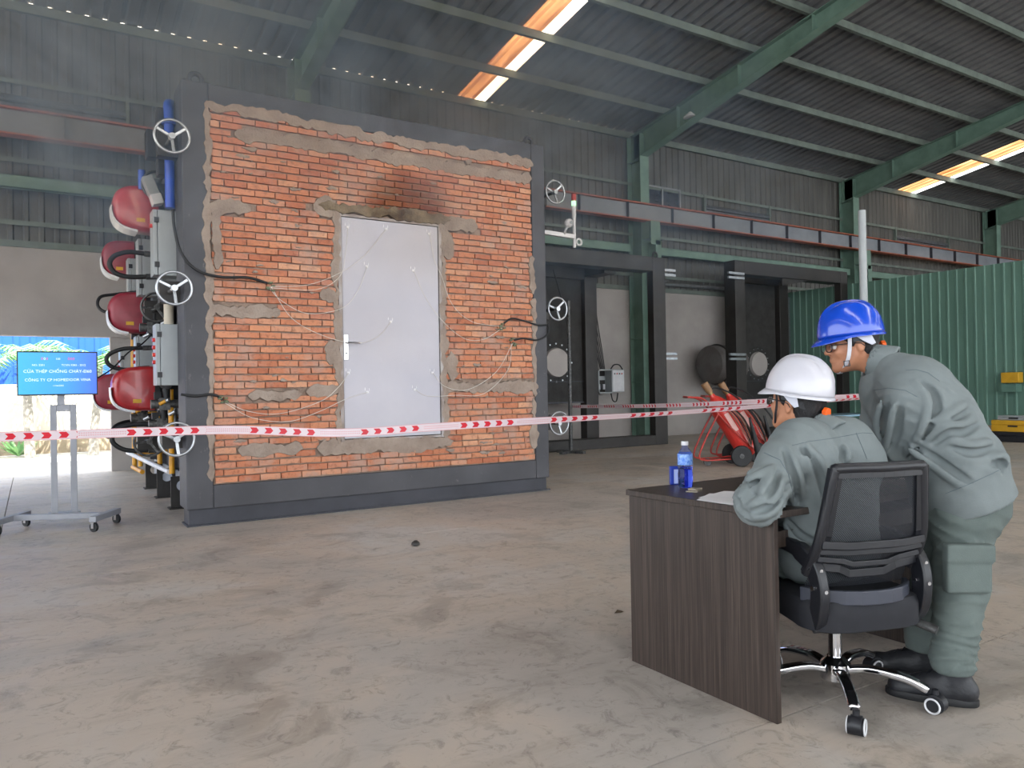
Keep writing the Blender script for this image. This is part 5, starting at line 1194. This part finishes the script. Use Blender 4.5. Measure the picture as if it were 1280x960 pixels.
def helmet(parent, c, f, l, u, m, label, knob, strap_m):
    b = B(); nt_, npz = 96, 30
    def pt(th, ph, off=0):                                            # th around, ph 0 rim .. pi/2 top
        ct, st = math.cos(th), math.sin(th); cp, sp = math.cos(ph)**.80, math.sin(ph)**.92
        af = .138 if ct > 0 else .134; r = 1/math.sqrt((ct/af)**2+(st/.112)**2)+off
        x, y, z = r*ct*cp, r*st*cp, .142*sp + off*sp
        rid = .011*math.exp(-(y/.022)**4)*min(1, sp*1.6)*(1 if x > -.11 else .5)                 # raised centre band
        side = .008*(1/(1+math.exp((abs(y)-.075)/.004)))*(1/(1+math.exp(-(abs(y)-.036)/.004)))*(1 if z > .05 else 0)*(1/(1+math.exp((x-.06)/.006)))
        z += rid + side; return c+f*x+l*y+u*z
    for i in range(npz):
        for j in range(nt_): b.v.append(pt(2*PI*j/nt_, (PI/2)*i/npz))
    b.v.append(pt(0, PI/2-1e-4)); tp = len(b.v)-1
    for i in range(npz-1):
        for j in range(nt_): b.f.append((i*nt_+j, i*nt_+(j+1) % nt_, (i+1)*nt_+(j+1) % nt_, (i+1)*nt_+j))
    for j in range(nt_): b.f.append(((npz-1)*nt_+j, (npz-1)*nt_+(j+1) % nt_, tp))
    # rim flange and peak
    k = len(b.v); rings = []
    for (o_, dz) in ((0, 0), (.55, -.004), (1., -.008), (1., -.012), (0.0, -.010)):
        for j in range(nt_):
            th = 2*PI*j/nt_; a = abs((th+PI) % (2*PI)-PI); w = .005 + .024*max(0, math.cos(min(a*1.25, PI/2)))**.8
            p = pt(th, 0); rad = (p-c); rad = rad - u*rad.dot(u); rad.normalize()
            b.v.append(p + rad*w*o_ + u*(dz - .020*o_*max(0, math.cos(min(a*1.25, PI/2)))))
    for i in range(4):
        for j in range(nt_): b.f.append((k+i*nt_+j, k+i*nt_+(j+1) % nt_, k+(i+1)*nt_+(j+1) % nt_, k+(i+1)*nt_+j))
    h = obj('helmet', b, m, parent, smooth=50, label=label)
    md = h.modifiers.new('shell', 'SOLIDIFY'); md.thickness = .003; md.offset = -1
    # headband at the nape, cradle lug by the ear, knob
    pts = [c+f*(.11*math.cos(a))*.86+l*(.11*math.sin(a))*.80-u*(.018+.035*max(0, -math.cos(a))) for a in np.linspace(PI*.42, PI*1.58, 17)]
    bb = B().sweep(pts, .004, .026, u); obj('headband', bb, strap_m, h)
    for s in (-1, 1):
        q0 = c+l*s*.094; pl = [q0+f*.03-u*.0, q0-f*.045-u*.0, q0-f*.062-u*.045, q0-f*.045-u*.052, q0-f*.012-u*.03, q0+f*.01-u*.012]
        obj('cradle_lug', B().prism(pl, l*s*.004), mat('pale plastic lug', 'c3c5d2', .5), h, bevel=.001)
    kc = c-f*.114-u*.058; obj('adjust_knob', B().cyl(kc, kc-f*.018, .021, 6), m_orange, h, bevel=.002)
    return h

# ---- the standing man
SM = Vector((3.0, 1.65, 0)); st = thing('person', 'standing person in blue helmet and glasses, grey green work clothes, bending over the desk', 'person', SM)
pel, wai, che, uch, c7 = W(1203, 625, 3.02), W(1190, 577, 3.05), W(1155, 522, 3.12), W(1131, 487, 3.17), W(1107, 457, 3.21)
hc = W(1064, 428, 3.27); hf, hl, hu = axes(-r0*.98+f0*.10-Vector((0, 0, 1))*.10, (0, 0, 1))
shn, shf = W(1136, 499, 3.02), W(1106, 497, 3.36); eln, elf = W(1117, 576, 3.14), W(1089, 562, 3.43)
wrn, wrf = Vector((3.10, 2.02, .80)), Vector((3.26, 2.22, .80))
hin, hif = W(1203, 652, 2.94), W(1187, 648, 3.12); knn, knf = W(1200, 738, 2.90), W(1170, 735, 3.10)
ann, anf = Vector((2.895, 1.555, .12)), Vector((3.05, 1.745, .12)); tdn = Vector((-.48, .88, 0)).normalized(); tdf = Vector((-.42, .9, 0)).normalized()
D_ = CF
fb = Field((2.55, 1.25, 0), (3.75, 2.6, 1.65), .0075, 1)
add_head(fb, hc, hf, hl, hu)
fb.cone(hc-hf*.03-hu*.06, c7+Vector((0, 0, -.03)), .052, .05, .03); fb.cone(c7-Vector((0, 0, .05)), uch, .05, .09, .04)
for s in (-1, 1):
    fb.cone(uch+D_*.07*s, che+D_*.07*s, .09, .10, .05); fb.cone(che+D_*.06*s, wai+D_*.05*s, .10, .09, .05); fb.cone(wai+D_*.05*s, pel+D_*.06*s, .09, .10, .05)
for sh, el, wr in ((shn, eln, wrn), (shf, elf, wrf)):
    fb.cone(uch, sh, .06, .055, .04); fb.cone(sh, el, .05, .04, .02); fb.cone(el, wr, .038, .026, .015)
for hi, kn, an in ((hin, knn, ann), (hif, knf, anf)):
    fb.cone(pel, hi, .08, .08, .05); fb.cone(hi, kn, .075, .052, .03); fb.cone(kn, an, .05, .035, .02); fb.cone(an, Vector((an.x, an.y, .05)), .035, .03, .02)
for wr, el, sd in ((wrn, eln, -1), (wrf, elf, 1)):
    d = Vector((-.25, .85, -.05)); add_hand(fb, wr, d, (0, 0, 1), sd, .12)
body = fb.mesh('body', m_skin, st)
jk = Field((2.6, 1.25, .62), (3.6, 2.45, 1.5), .007, 2)
F_ = .015
for s in (-1, 1):
    jk.cone(c7+D_*.045*s-(c7-uch)*.22, uch+D_*.11*s, .075, .115, .05); jk.cone(uch+D_*.085*s, che+D_*.085*s, .135, .145, .05); jk.cone(che+D_*.08*s, wai+D_*.075*s, .143, .140, .05); jk.cone(wai+D_*.075*s, pel+D_*.075*s, .140, .148, .05)
for sh, el, wr in ((shn, eln, wrn), (shf, elf, wrf)):
    jk.cone(uch+(sh-uch)*.4, sh, .10, .085, .05); jk.cone(sh, el, .086, .070, .03, fold=(F_, .055, .85)); jk.cone(el, el.lerp(wr, .93), .070, .045, .02, fold=(F_, .04, .2))
dn = (che-uch).normalized()
jk.wrinkle(.018, [(tuple(shn+(che-shn)*.5), .14, (3.2, -1, 6), .35, 1.0), (tuple(che), .17, (2, 2, 5), .33, .8), (tuple(wai), .15, (3.4, -2.0, 3.6), .28, 1.1), (tuple(pel), .2, (3, -2, 1.5), .25, .5)])
n_ = (Vector(CR)*.42-Vector(CU)*.91).normalized(); hemp = W(1214, 622, 3.02)
for px in ([(1152, 478), (1166, 492), (1170, 512), (1160, 540), (1138, 572)], [(1212, 512), (1196, 524), (1172, 534)], [(1222, 530), (1205, 540), (1186, 541), (1165, 556)], [(1142, 556), (1168, 572), (1196, 592), (1214, 604)],
           [(1240, 582), (1250, 578), (1252, 590)], [(1110, 500), (1104, 530), (1110, 560)], [(1126, 505), (1122, 535), (1114, 565)], [(1190, 560), (1215, 566), (1240, 560)]):
    jk.crease(px)
# hem band a touch wider
jk.cone(pel+D_*.07-n_*.02, pel-D_*.07-n_*.02, .152, .152, .02); jk.cut(tuple(hemp), tuple(n_))
jk.cone(hc-hf*.04-hu*.09, c7+(hc-c7)*.4, .058, .066, .008, 's')
jacket = jk.mesh('jacket', m_cloth, st)
# stand-up collar
col_c = c7+(hc-c7)*.16+Vector((0, 0, -.0)); col_ax = (hc-hu*.07-hf*.02-c7).normalized()
ck = Field(tuple(col_c-Vector((.14, .14, .14))), tuple(col_c+Vector((.14, .14, .14))), .0055, 3)
ck.cone(col_c-col_ax*.05, col_c+col_ax*.045, .082, .066, .01); ck.cone(col_c-col_ax*.09, col_c+col_ax*.09, .070, .057, .003, 's'); ck.cut(tuple(col_c+col_ax*.042), tuple(col_ax)); ck.cut(tuple(col_c-col_ax*.055), tuple(-col_ax))
ck.mesh('collar', m_cloth, jacket)
tk = Field((2.65, 1.3, .02), (3.5, 2.1, .95), .007, 5)
for s in (-1, 1): tk.cone(wai.lerp(pel, .4)+D_*.07*s, pel+D_*.075*s, .12, .128, .04)
for hi, kn, an in ((hin, knn, ann), (hif, knf, anf)):
    tk.cone(pel.lerp(hi, .5), hi, .115, .112, .05); tk.cone(hi, kn, .106, .090, .03, fold=(.012, .08, .3)); tk.cone(kn, an+Vector((0, 0, .03)), .090, .074, .03, fold=(.014, .06, .9))
    tk.cone(an+Vector((0, 0, .05)), an-Vector((0, 0, .04)), .074, .066, .02, fold=(.008, .04, .5))
tk.wrinkle(.014, [(tuple(hin), .16, (2.5, -1, 5), .3, .9), (tuple(knn), .13, (1, 1, 8), .4, 1.1), (tuple(ann+Vector((0, 0, .08))), .12, (1, .5, 9), .35, 1.2)])
pk = W(1209, 712, 2.815); M3 = [tuple(CR), tuple(CF), tuple(CU)]
tk.boxp(pk, (.083, .022, .085), M3, .008, .008); tk.boxp(pk+Vector(CU)*.062+Vector(CR)*.002-Vector(CF)*.006, (.089, .022, .034), M3, .006, .003)
tk.cut((0, 0, .118), (0, 0, -1))
tk.mesh('trousers', m_cloth2, st)
def shoe(an, d, parent, lbl=None):
    d = Vector(d).normalized(); x = Vector((-d.y, d.x, 0)); heel = Vector((an.x, an.y, 0))-d*.055; lo = heel-Vector((.12, .12, 0)); 
    k = Field((min(heel.x, (heel+d*.3).x)-.09, min(heel.y, (heel+d*.3).y)-.09, -.01), (max(heel.x, (heel+d*.3).x)+.09, max(heel.y, (heel+d*.3).y)+.09, .17), .005, 1)
    z = Vector((0, 0, 1))
    k.cone(heel+z*.045+d*.012, heel+d*.10+z*.042, .038, .041, .03); k.cone(heel+d*.10+z*.042, heel+d*.232+z*.034, .041, .043, .03); k.cone(heel+z*.065+d*.012, heel+d*.12+z*.06, .034, .032, .03); k.cone(heel+d*.03+z*.06, heel+d*.045+z*.125, .042, .048, .02); k.cone(heel+d*.06+z*.09, heel+d*.16+z*.06, .036, .036, .02)
    k.cone(heel+d*.045+z*.10, heel+d*.04+z*.18, .036, .04, .004, 's'); k.cut((0, 0, .02), (0, 0, -1)); k.cut((0, 0, .132), (0, 0, 1))
    sh_ = k.mesh('shoe', m_shoe, parent, lbl)
    b = B(); n = 28; ol = []
    for i in range(n):
        a = 2*PI*i/n; ca, sa = math.cos(a), math.sin(a); L = .158 if ca > 0 else .155; w = .052 if ca > -.2 else .046; ol.append(heel+d*(.125+math.copysign(abs(ca)**.8, ca)*L)+x*math.copysign(abs(sa)**.8, sa)*w)
    for zz, s in ((0.001, .97), (.006, 1), (.024, 1), (.028, .96)): b.v += [heel+d*.125+(p-heel-d*.125)*s+z*zz for p in ol]
    for r_ in range(3): b.f += [(r_*n+i, r_*n+(i+1) % n, (r_+1)*n+(i+1) % n, (r_+1)*n+i) for i in range(n)]
    b.f += [tuple(range(n)), tuple(range(3*n, 4*n))]; obj('sole', b, m_rubber, sh_, smooth=40)
    for j in range(4):
        p = heel+d*(.105+.025*j)+z*(.122-.012*j); obj('lace', B().tube([p-x*.022-z*.006, p+z*.002, p+x*.022+d*.008-z*.006], .003, 5), m_blackp, sh_)
shoe(ann, tdn, st); shoe(anf, tdf, st)
# head furniture
def hq(a, b_, c_): return hc+hf*a+hl*b_+hu*c_
def hairmesh(c, f, l, u, parent, seed, low=-.075):
    h_ = Field(tuple(c-Vector((.15, .15, .15))), tuple(c+Vector((.15, .15, .15))), .005, seed); M3 = [tuple(f), tuple(l), tuple(u)]
    def q(a, b, c_): return c+f*a+l*b+u*c_
    h_.ell(q(-.014, 0, .030), (.101, .084, .098), M3, .01); h_.ell(q(-.055, 0, -.045), (.050, .062, .058), M3, .03)
    for s in (-1, 1): h_.cone(q(.02, s*.074, .02), q(.016, s*.074, -.012), .010, .006, .01)
    h_.ell(q(.095, 0, -.05), (.085, .12, .085), M3, .008, 's')
    for s in (-1, 1): h_.ell(q(-.008, s*.085, -.026), (.026, .022, .036), M3, .008, 's')
    h_.ell(q(.05, 0, -.10), (.085, .11, .05), M3, .01, 's')
    P = h_.grid(); near = np.abs(h_.D) < .02; X, Y, Z = [p[near] for p in P]; h_.D[near] -= .0018*np.sin(X*310+np.sin(Z*90)*2)*np.sin(Y*290+np.sin(Z*70)*2)
    return h_.mesh('hair', m_hair, parent, smooth_iter=0)
hairmesh(hc, hf, hl, hu, st, 4)
hb = helmet(st, hc+hu*.030-hf*.004, *axes(hf, hu), m_helmb, 'glossy blue hard hat with a raised centre band', m_orange, m_blackp)
m_eye = mat('eye white', 'e8e4e0', .2); m_iris = mat('dark iris', '1c120c', .15)
def face_bits(c, f, l, u, parent, strap_m, buckle):
    def q(a, b, c_): return c+f*a+l*b+u*c_
    for s in (-1, 1):
        e = q(.079, s*.031, -.011); eo = obj('eye', B().lathe([(.001, -.012), (.009, -.008), (.012, 0), (.009, .008), (.001, .012)], e, f, 16), m_eye, parent, smooth=90)
        obj('iris', B().cyl(e+f*.0105, e+f*.0125, .005, 12), m_iris, eo)
        obj('eyebrow', B().tube([q(.097, s*.014, .012), q(.094, s*.032, .017), q(.080, s*.050, .012)], [.002, .003, .0015], 6), m_hair, parent)
    for s in (-1, 1):
        pts = [q(.035, s*.096, .02), q(.036, s*.084, -.02), q(.042, s*.073, -.06), q(.052, s*.052, -.095), q(.062, s*.02, -.122), q(.064, 0, -.127)]
        b = B().sweep(spline(pts, 4), .0025, .016 if strap_m is not m_blackp else .009, f); obj('chin_strap', b, strap_m, parent)
    if buckle:
        p = q(.05, .066, -.088); obj('strap_buckle', B().sweep([p-f*.011-u*.01, p+f*.011-u*.01, p+f*.011+u*.012, p-f*.011+u*.012, p-f*.011-u*.01], .004, .004, l), m_blackp, parent)
m_strap = mat('pale strap', 'cfcfd6', .7)
face_bits(hc, hf, hl, hu, st, m_strap, True)
def glasses(c, f, l, u, parent):
    def q(a, b, c_): return c+f*a+l*b+u*c_
    g = link('glasses', None, parent); g['label'] = 'black-rimmed glasses'
    for s in (-1, 1):
        n = 24; rim = [q(.112-.012*abs(math.cos(2*PI*i/n)*.024+.032)/.05, s*.032+math.copysign(abs(math.cos(2*PI*i/n))**.7, math.cos(2*PI*i/n))*.024, -.013+math.copysign(abs(math.sin(2*PI*i/n))**.7, math.sin(2*PI*i/n))*.018) for i in range(n)]
        b = B().tube(rim, .0022, 6, closed=True); obj('rim', b, m_blackp, g, smooth=60)
        b = B(); b.add(rim, [tuple(range(n))]); obj('lens', b, m_lens, g)
        obj('temple', B().tube([q(.099, s*.056, -.006), q(.09, s*.072, -.005), q(.03, s*.083, -.004), q(-.01, s*.086, -.008), q(-.025, s*.086, -.022)], .002, 6), m_blackp, g)
    obj('bridge', B().tube([q(.110, -.009, -.008), q(.113, 0, -.006), q(.110, .009, -.008)], .002, 6), m_blackp, g)
glasses(hc, hf, hl, hu, st)

# ---- the seated man
se = thing('person', 'seated person in white helmet and grey green jacket, writing with arms on the desk', 'person', CC)
pel = ch(0, .03, .555); wai = Vector((2.585, 1.85, .74)); che = Vector((2.575, 1.86, .86)); c7 = W(1029, 545, 2.95); uch = Vector((2.57, 1.855, .95))
hc = W(997, 501, 3.03); hf, hl, hu = axes(f0*.79-r0*.61+Vector((0, 0, .17)), Vector((0, 0, 1))+r0*.02)
SX = Vector((1, -.1, 0)).normalized()
shl, shr = W(978, 578, 2.82), W(1076, 576, 2.97); ell_, elr = W(947, 628, 2.70), Vector((2.86, 2.02, .80)); wrl, wrr = Vector((2.43, 2.02, .79)), Vector((2.80, 2.14, .79))
hil, hir = ch(-.10, .05, .535), ch(.10, .05, .535); knl, knr = Vector((2.42, 2.22, .535)), Vector((2.72, 2.27, .535)); anl, anr = Vector((2.42, 2.30, .12)), Vector((2.60, 2.35, .12))
fb = Field((2.0, 1.5, 0), (3.1, 2.65, 1.35), .0075, 1)
add_head(fb, hc, hf, hl, hu)
fb.cone(hc-hf*.03-hu*.06, c7-Vector((0, 0, .03)), .053, .05, .03); fb.cone(c7-Vector((0, 0, .05)), uch, .05, .08, .04)
for s in (-1, 1):
    fb.cone(uch+SX*.07*s, che+SX*.08*s, .085, .10, .05); fb.cone(che+SX*.06*s, wai+SX*.05*s, .10, .09, .05); fb.cone(wai+SX*.05*s, pel+SX*.06*s, .09, .10, .05)
for sh, el, wr in ((shl, ell_, wrl), (shr, elr, wrr)):
    fb.cone(uch, sh, .06, .055, .04); fb.cone(sh, el, .05, .04, .02); fb.cone(el, wr, .038, .026, .015)
for hi, kn, an in ((hil, knl, anl), (hir, knr, anr)):
    fb.cone(pel, hi, .08, .08, .05); fb.cone(hi, kn, .075, .052, .03); fb.cone(kn, an, .05, .035, .02); fb.cone(an, Vector((an.x, an.y, .05)), .035, .03, .02)
add_hand(fb, wrl, (.45, .6, -.08), (0, 0, 1), 1, .3); add_hand(fb, wrr, (-.2, .5, -.08), (0, 0, 1), -1, .25)
fb.mesh('body', m_skin, se)
jk = Field((1.98, 1.5, .40), (3.1, 2.4, 1.14), .007, 7)
for s in (-1, 1):
    jk.cone(c7+SX*.04*s-Vector((0, 0, .03)), uch+SX*.12*s, .062, .10, .05); jk.cone(uch+SX*.095*s, che+SX*.095*s, .122, .130, .05); jk.cone(che+SX*.09*s, wai+SX*.075*s, .130, .122, .05); jk.cone(wai+SX*.075*s, pel+SX*.08*s, .122, .140, .05)
for sh, el, wr in ((shl, ell_, wrl), (shr, elr, wrr)):
    jk.cone(uch+(sh-uch)*.5, sh, .10, .083, .05); jk.cone(sh, el, .084, .078, .03, fold=(.015, .06, .9)); jk.cone(el, el.lerp(wr, .92), .077, .046, .02, fold=(.013, .045, .15))
jk.wrinkle(.017, [(tuple(shl.lerp(che, .35)), .12, (7, 1, 1.5), .45, 1.3), (tuple(ell_), .13, (3, 3, -5), .3, 1.0), (tuple(wai), .14, (1.5, 0, 7), .4, 1.0), (tuple(che), .16, (3, 0, 3), .4, .4), (tuple(pel), .14, (1, 1, 7), .35, 1.)])
jk.cone(hc-hf*.04-hu*.09, c7+(hc-c7)*.4, .058, .066, .008, 's')
for px in ([(980, 562), (987, 585), (994, 605), (998, 628)], [(1003, 560), (1008, 574), (1013, 586)], [(938, 606), (952, 602), (966, 592)], [(948, 618), (968, 614), (986, 606)], [(940, 640), (958, 634), (974, 622)],
           [(1015, 570), (1026, 600), (1032, 630)], [(985, 650), (1000, 668), (1018, 676)], [(1050, 560), (1052, 575)], [(972, 590), (966, 608), (958, 622)]):
    jk.crease(px, .011, .009)
jk.cut((0, 0, .455), (0, 0, -1)); jacket2 = jk.mesh('jacket', m_cloth, se)
col_c = c7+(hc-c7)*.12; col_ax = (hc-hu*.07-hf*.03-c7).normalized()
ck = Field(tuple(col_c-Vector((.14, .14, .14))), tuple(col_c+Vector((.14, .14, .14))), .0055, 3)
ck.cone(col_c-col_ax*.05, col_c+col_ax*.04, .090, .070, .01); ck.cone(col_c-col_ax*.09, col_c+col_ax*.09, .077, .061, .003, 's'); ck.cut(tuple(col_c+col_ax*.032), tuple(col_ax)); ck.cut(tuple(col_c-col_ax*.055), tuple(-col_ax))
ck.mesh('collar', m_cloth, jacket2)
tk = Field((2.2, 1.55, .02), (3.0, 2.6, .75), .007, 8)
for s in (-1, 1): tk.cone(pel+SX*.07*s-Vector((0, 0, .0)), pel+SX*.07*s+Vector((0, 0, .1)), .125, .11, .04)
for hi, kn, an in ((hil, knl, anl), (hir, knr, anr)):
    tk.cone(hi, kn, .10, .085, .04, fold=(.010, .055, .2)); tk.cone(kn, an+Vector((0, 0, .02)), .080, .066, .03, fold=(.008, .05, .9))
tk.wrinkle(.010, [(tuple(hil), .16, (6, 4, 3), .4, 1.2)])
tk.cut((0, 0, .488), (0, 0, -1), None) if False else None
tk.cut((0, 0, .118), (0, 0, -1)); tk.mesh('trousers', m_cloth2, se)
shoe(anl, (.05, 1, 0), se); shoe(anr, (.1, 1, 0), se)
hairmesh(hc, hf, hl, hu, se, 6)
helmet(se, hc+hu*.034-hf*.004, *axes(hf, hu), m_helmw, 'white hard hat with embossed side panels', m_orange, m_blackp)
face_bits(hc, hf, hl, hu, se, m_blackp, False)
glasses(hc, hf, hl, hu, se)
# seams across the jackets, laid on the cloth
def seam(o, px, parent, r=.0011):
    me = o.data; bv = BVHTree.FromPolygons([v.co+root_loc(o) for v in me.vertices], [tuple(p.vertices) for p in me.polygons]); pts = []
    for a, b_ in zip(px, px[1:]):
        for i in range(10):
            x, y = a[0]+(b_[0]-a[0])*i/10, a[1]+(b_[1]-a[1])*i/10; hit = bv.ray_cast(CP, ray(x, y).normalized())
            if hit[0] is not None and (not pts or (hit[0]-pts[-1]).length < .06): pts.append(hit[0]+hit[1]*.0006)
    if len(pts) > 3: obj('seam', B().tube(pts, r, 5), m_seam, parent)
seam(jacket2, [(990, 557), (1010, 552), (1040, 548), (1078, 541), (1092, 542)], jacket2); seam(jacket2, [(1070, 541), (1078, 560), (1084, 575)], jacket2); seam(jacket2, [(955, 566), (975, 575), (985, 592), (990, 612), (992, 625)], jacket2)
seam(jacket, [(1132, 463), (1145, 462), (1160, 466), (1176, 478)], jacket); seam(jacket, [(1092, 488), (1110, 485), (1132, 488), (1148, 497)], jacket); seam(jacket, [(1182, 617), (1210, 606), (1240, 592), (1252, 586)], jacket)

# ------------------------------------------------------------------ thin smoke drifting under the roof on the left and in front of the door
def smoke(name, lo, hi, dens, sc, lb, thr=(.47, .66)):
    o = obj(name, B().box(*lo, *hi), None or m_white, None); o.data.materials.clear(); m = bpy.data.materials.new(name); m.use_nodes = True; t = m.node_tree; t.nodes.clear(); L = t.links.new
    out = t.nodes.new('ShaderNodeOutputMaterial'); vs = t.nodes.new('ShaderNodeVolumeScatter'); vs.inputs['Color'].default_value = (.55, .74, 1, 1); vs.inputs['Anisotropy'].default_value = .2
    tc = N(t, 'TexCoord'); g = N(t, 'NewGeometry'); n = N(t, 'TexNoise', i_Scale=sc, i_Detail=4., i_Roughness=.6, i_Distortion=.8); L(g.outputs['Position'], n.inputs['Vector'])
    r = ramp(t, [(thr[0], 0.), (thr[1], 1.)]); L(n.outputs[0], r.inputs[0])
    sp = N(t, 'SeparateXYZ'); L(tc.outputs['Generated'], sp.inputs[0]); prev = r.outputs[0]
    for i in range(3):                                                # fade to nothing at the cloud's edges
        a = N(t, 'Math', operation='SUBTRACT'); L(sp.outputs[i], a.inputs[0]); a.inputs[1].default_value = .5
        b = N(t, 'Math', operation='MULTIPLY'); L(a.outputs[0], b.inputs[0]); L(a.outputs[0], b.inputs[1])
        c = N(t, 'Math', operation='MULTIPLY_ADD'); L(b.outputs[0], c.inputs[0]); c.inputs[1].default_value = -4.; c.inputs[2].default_value = 1.; c.use_clamp = True
        d = N(t, 'Math', operation='MULTIPLY'); L(prev, d.inputs[0]); L(c.outputs[0], d.inputs[1]); prev = d.outputs[0]
    e = N(t, 'Math', operation='MULTIPLY'); L(prev, e.inputs[0]); e.inputs[1].default_value = dens; L(e.outputs[0], vs.inputs['Density']); L(vs.outputs[0], out.inputs['Volume'])
    o.data.materials.append(m); tag(o, lb, 'smoke', kind='stuff')
smoke('smoke', (-6.0, 5.0, 2.2), (9.5, 13.5, 7.4), .8, .62, 'thin bluish smoke drifting under the roof and over the left end of the crane girder')
smoke('smoke', (1.8, 6.3, 1.3), (5.0, 7.35, 4.6), .5, .9, 'faint smoke wisps rising in front of the brick wall and door')
smoke('smoke', (4.2, 8.2, 5.0), (9.2, 13.0, 7.6), 1.5, .9, 'brighter puff of smoke under the roof just left of the skylight', (.45, .7))
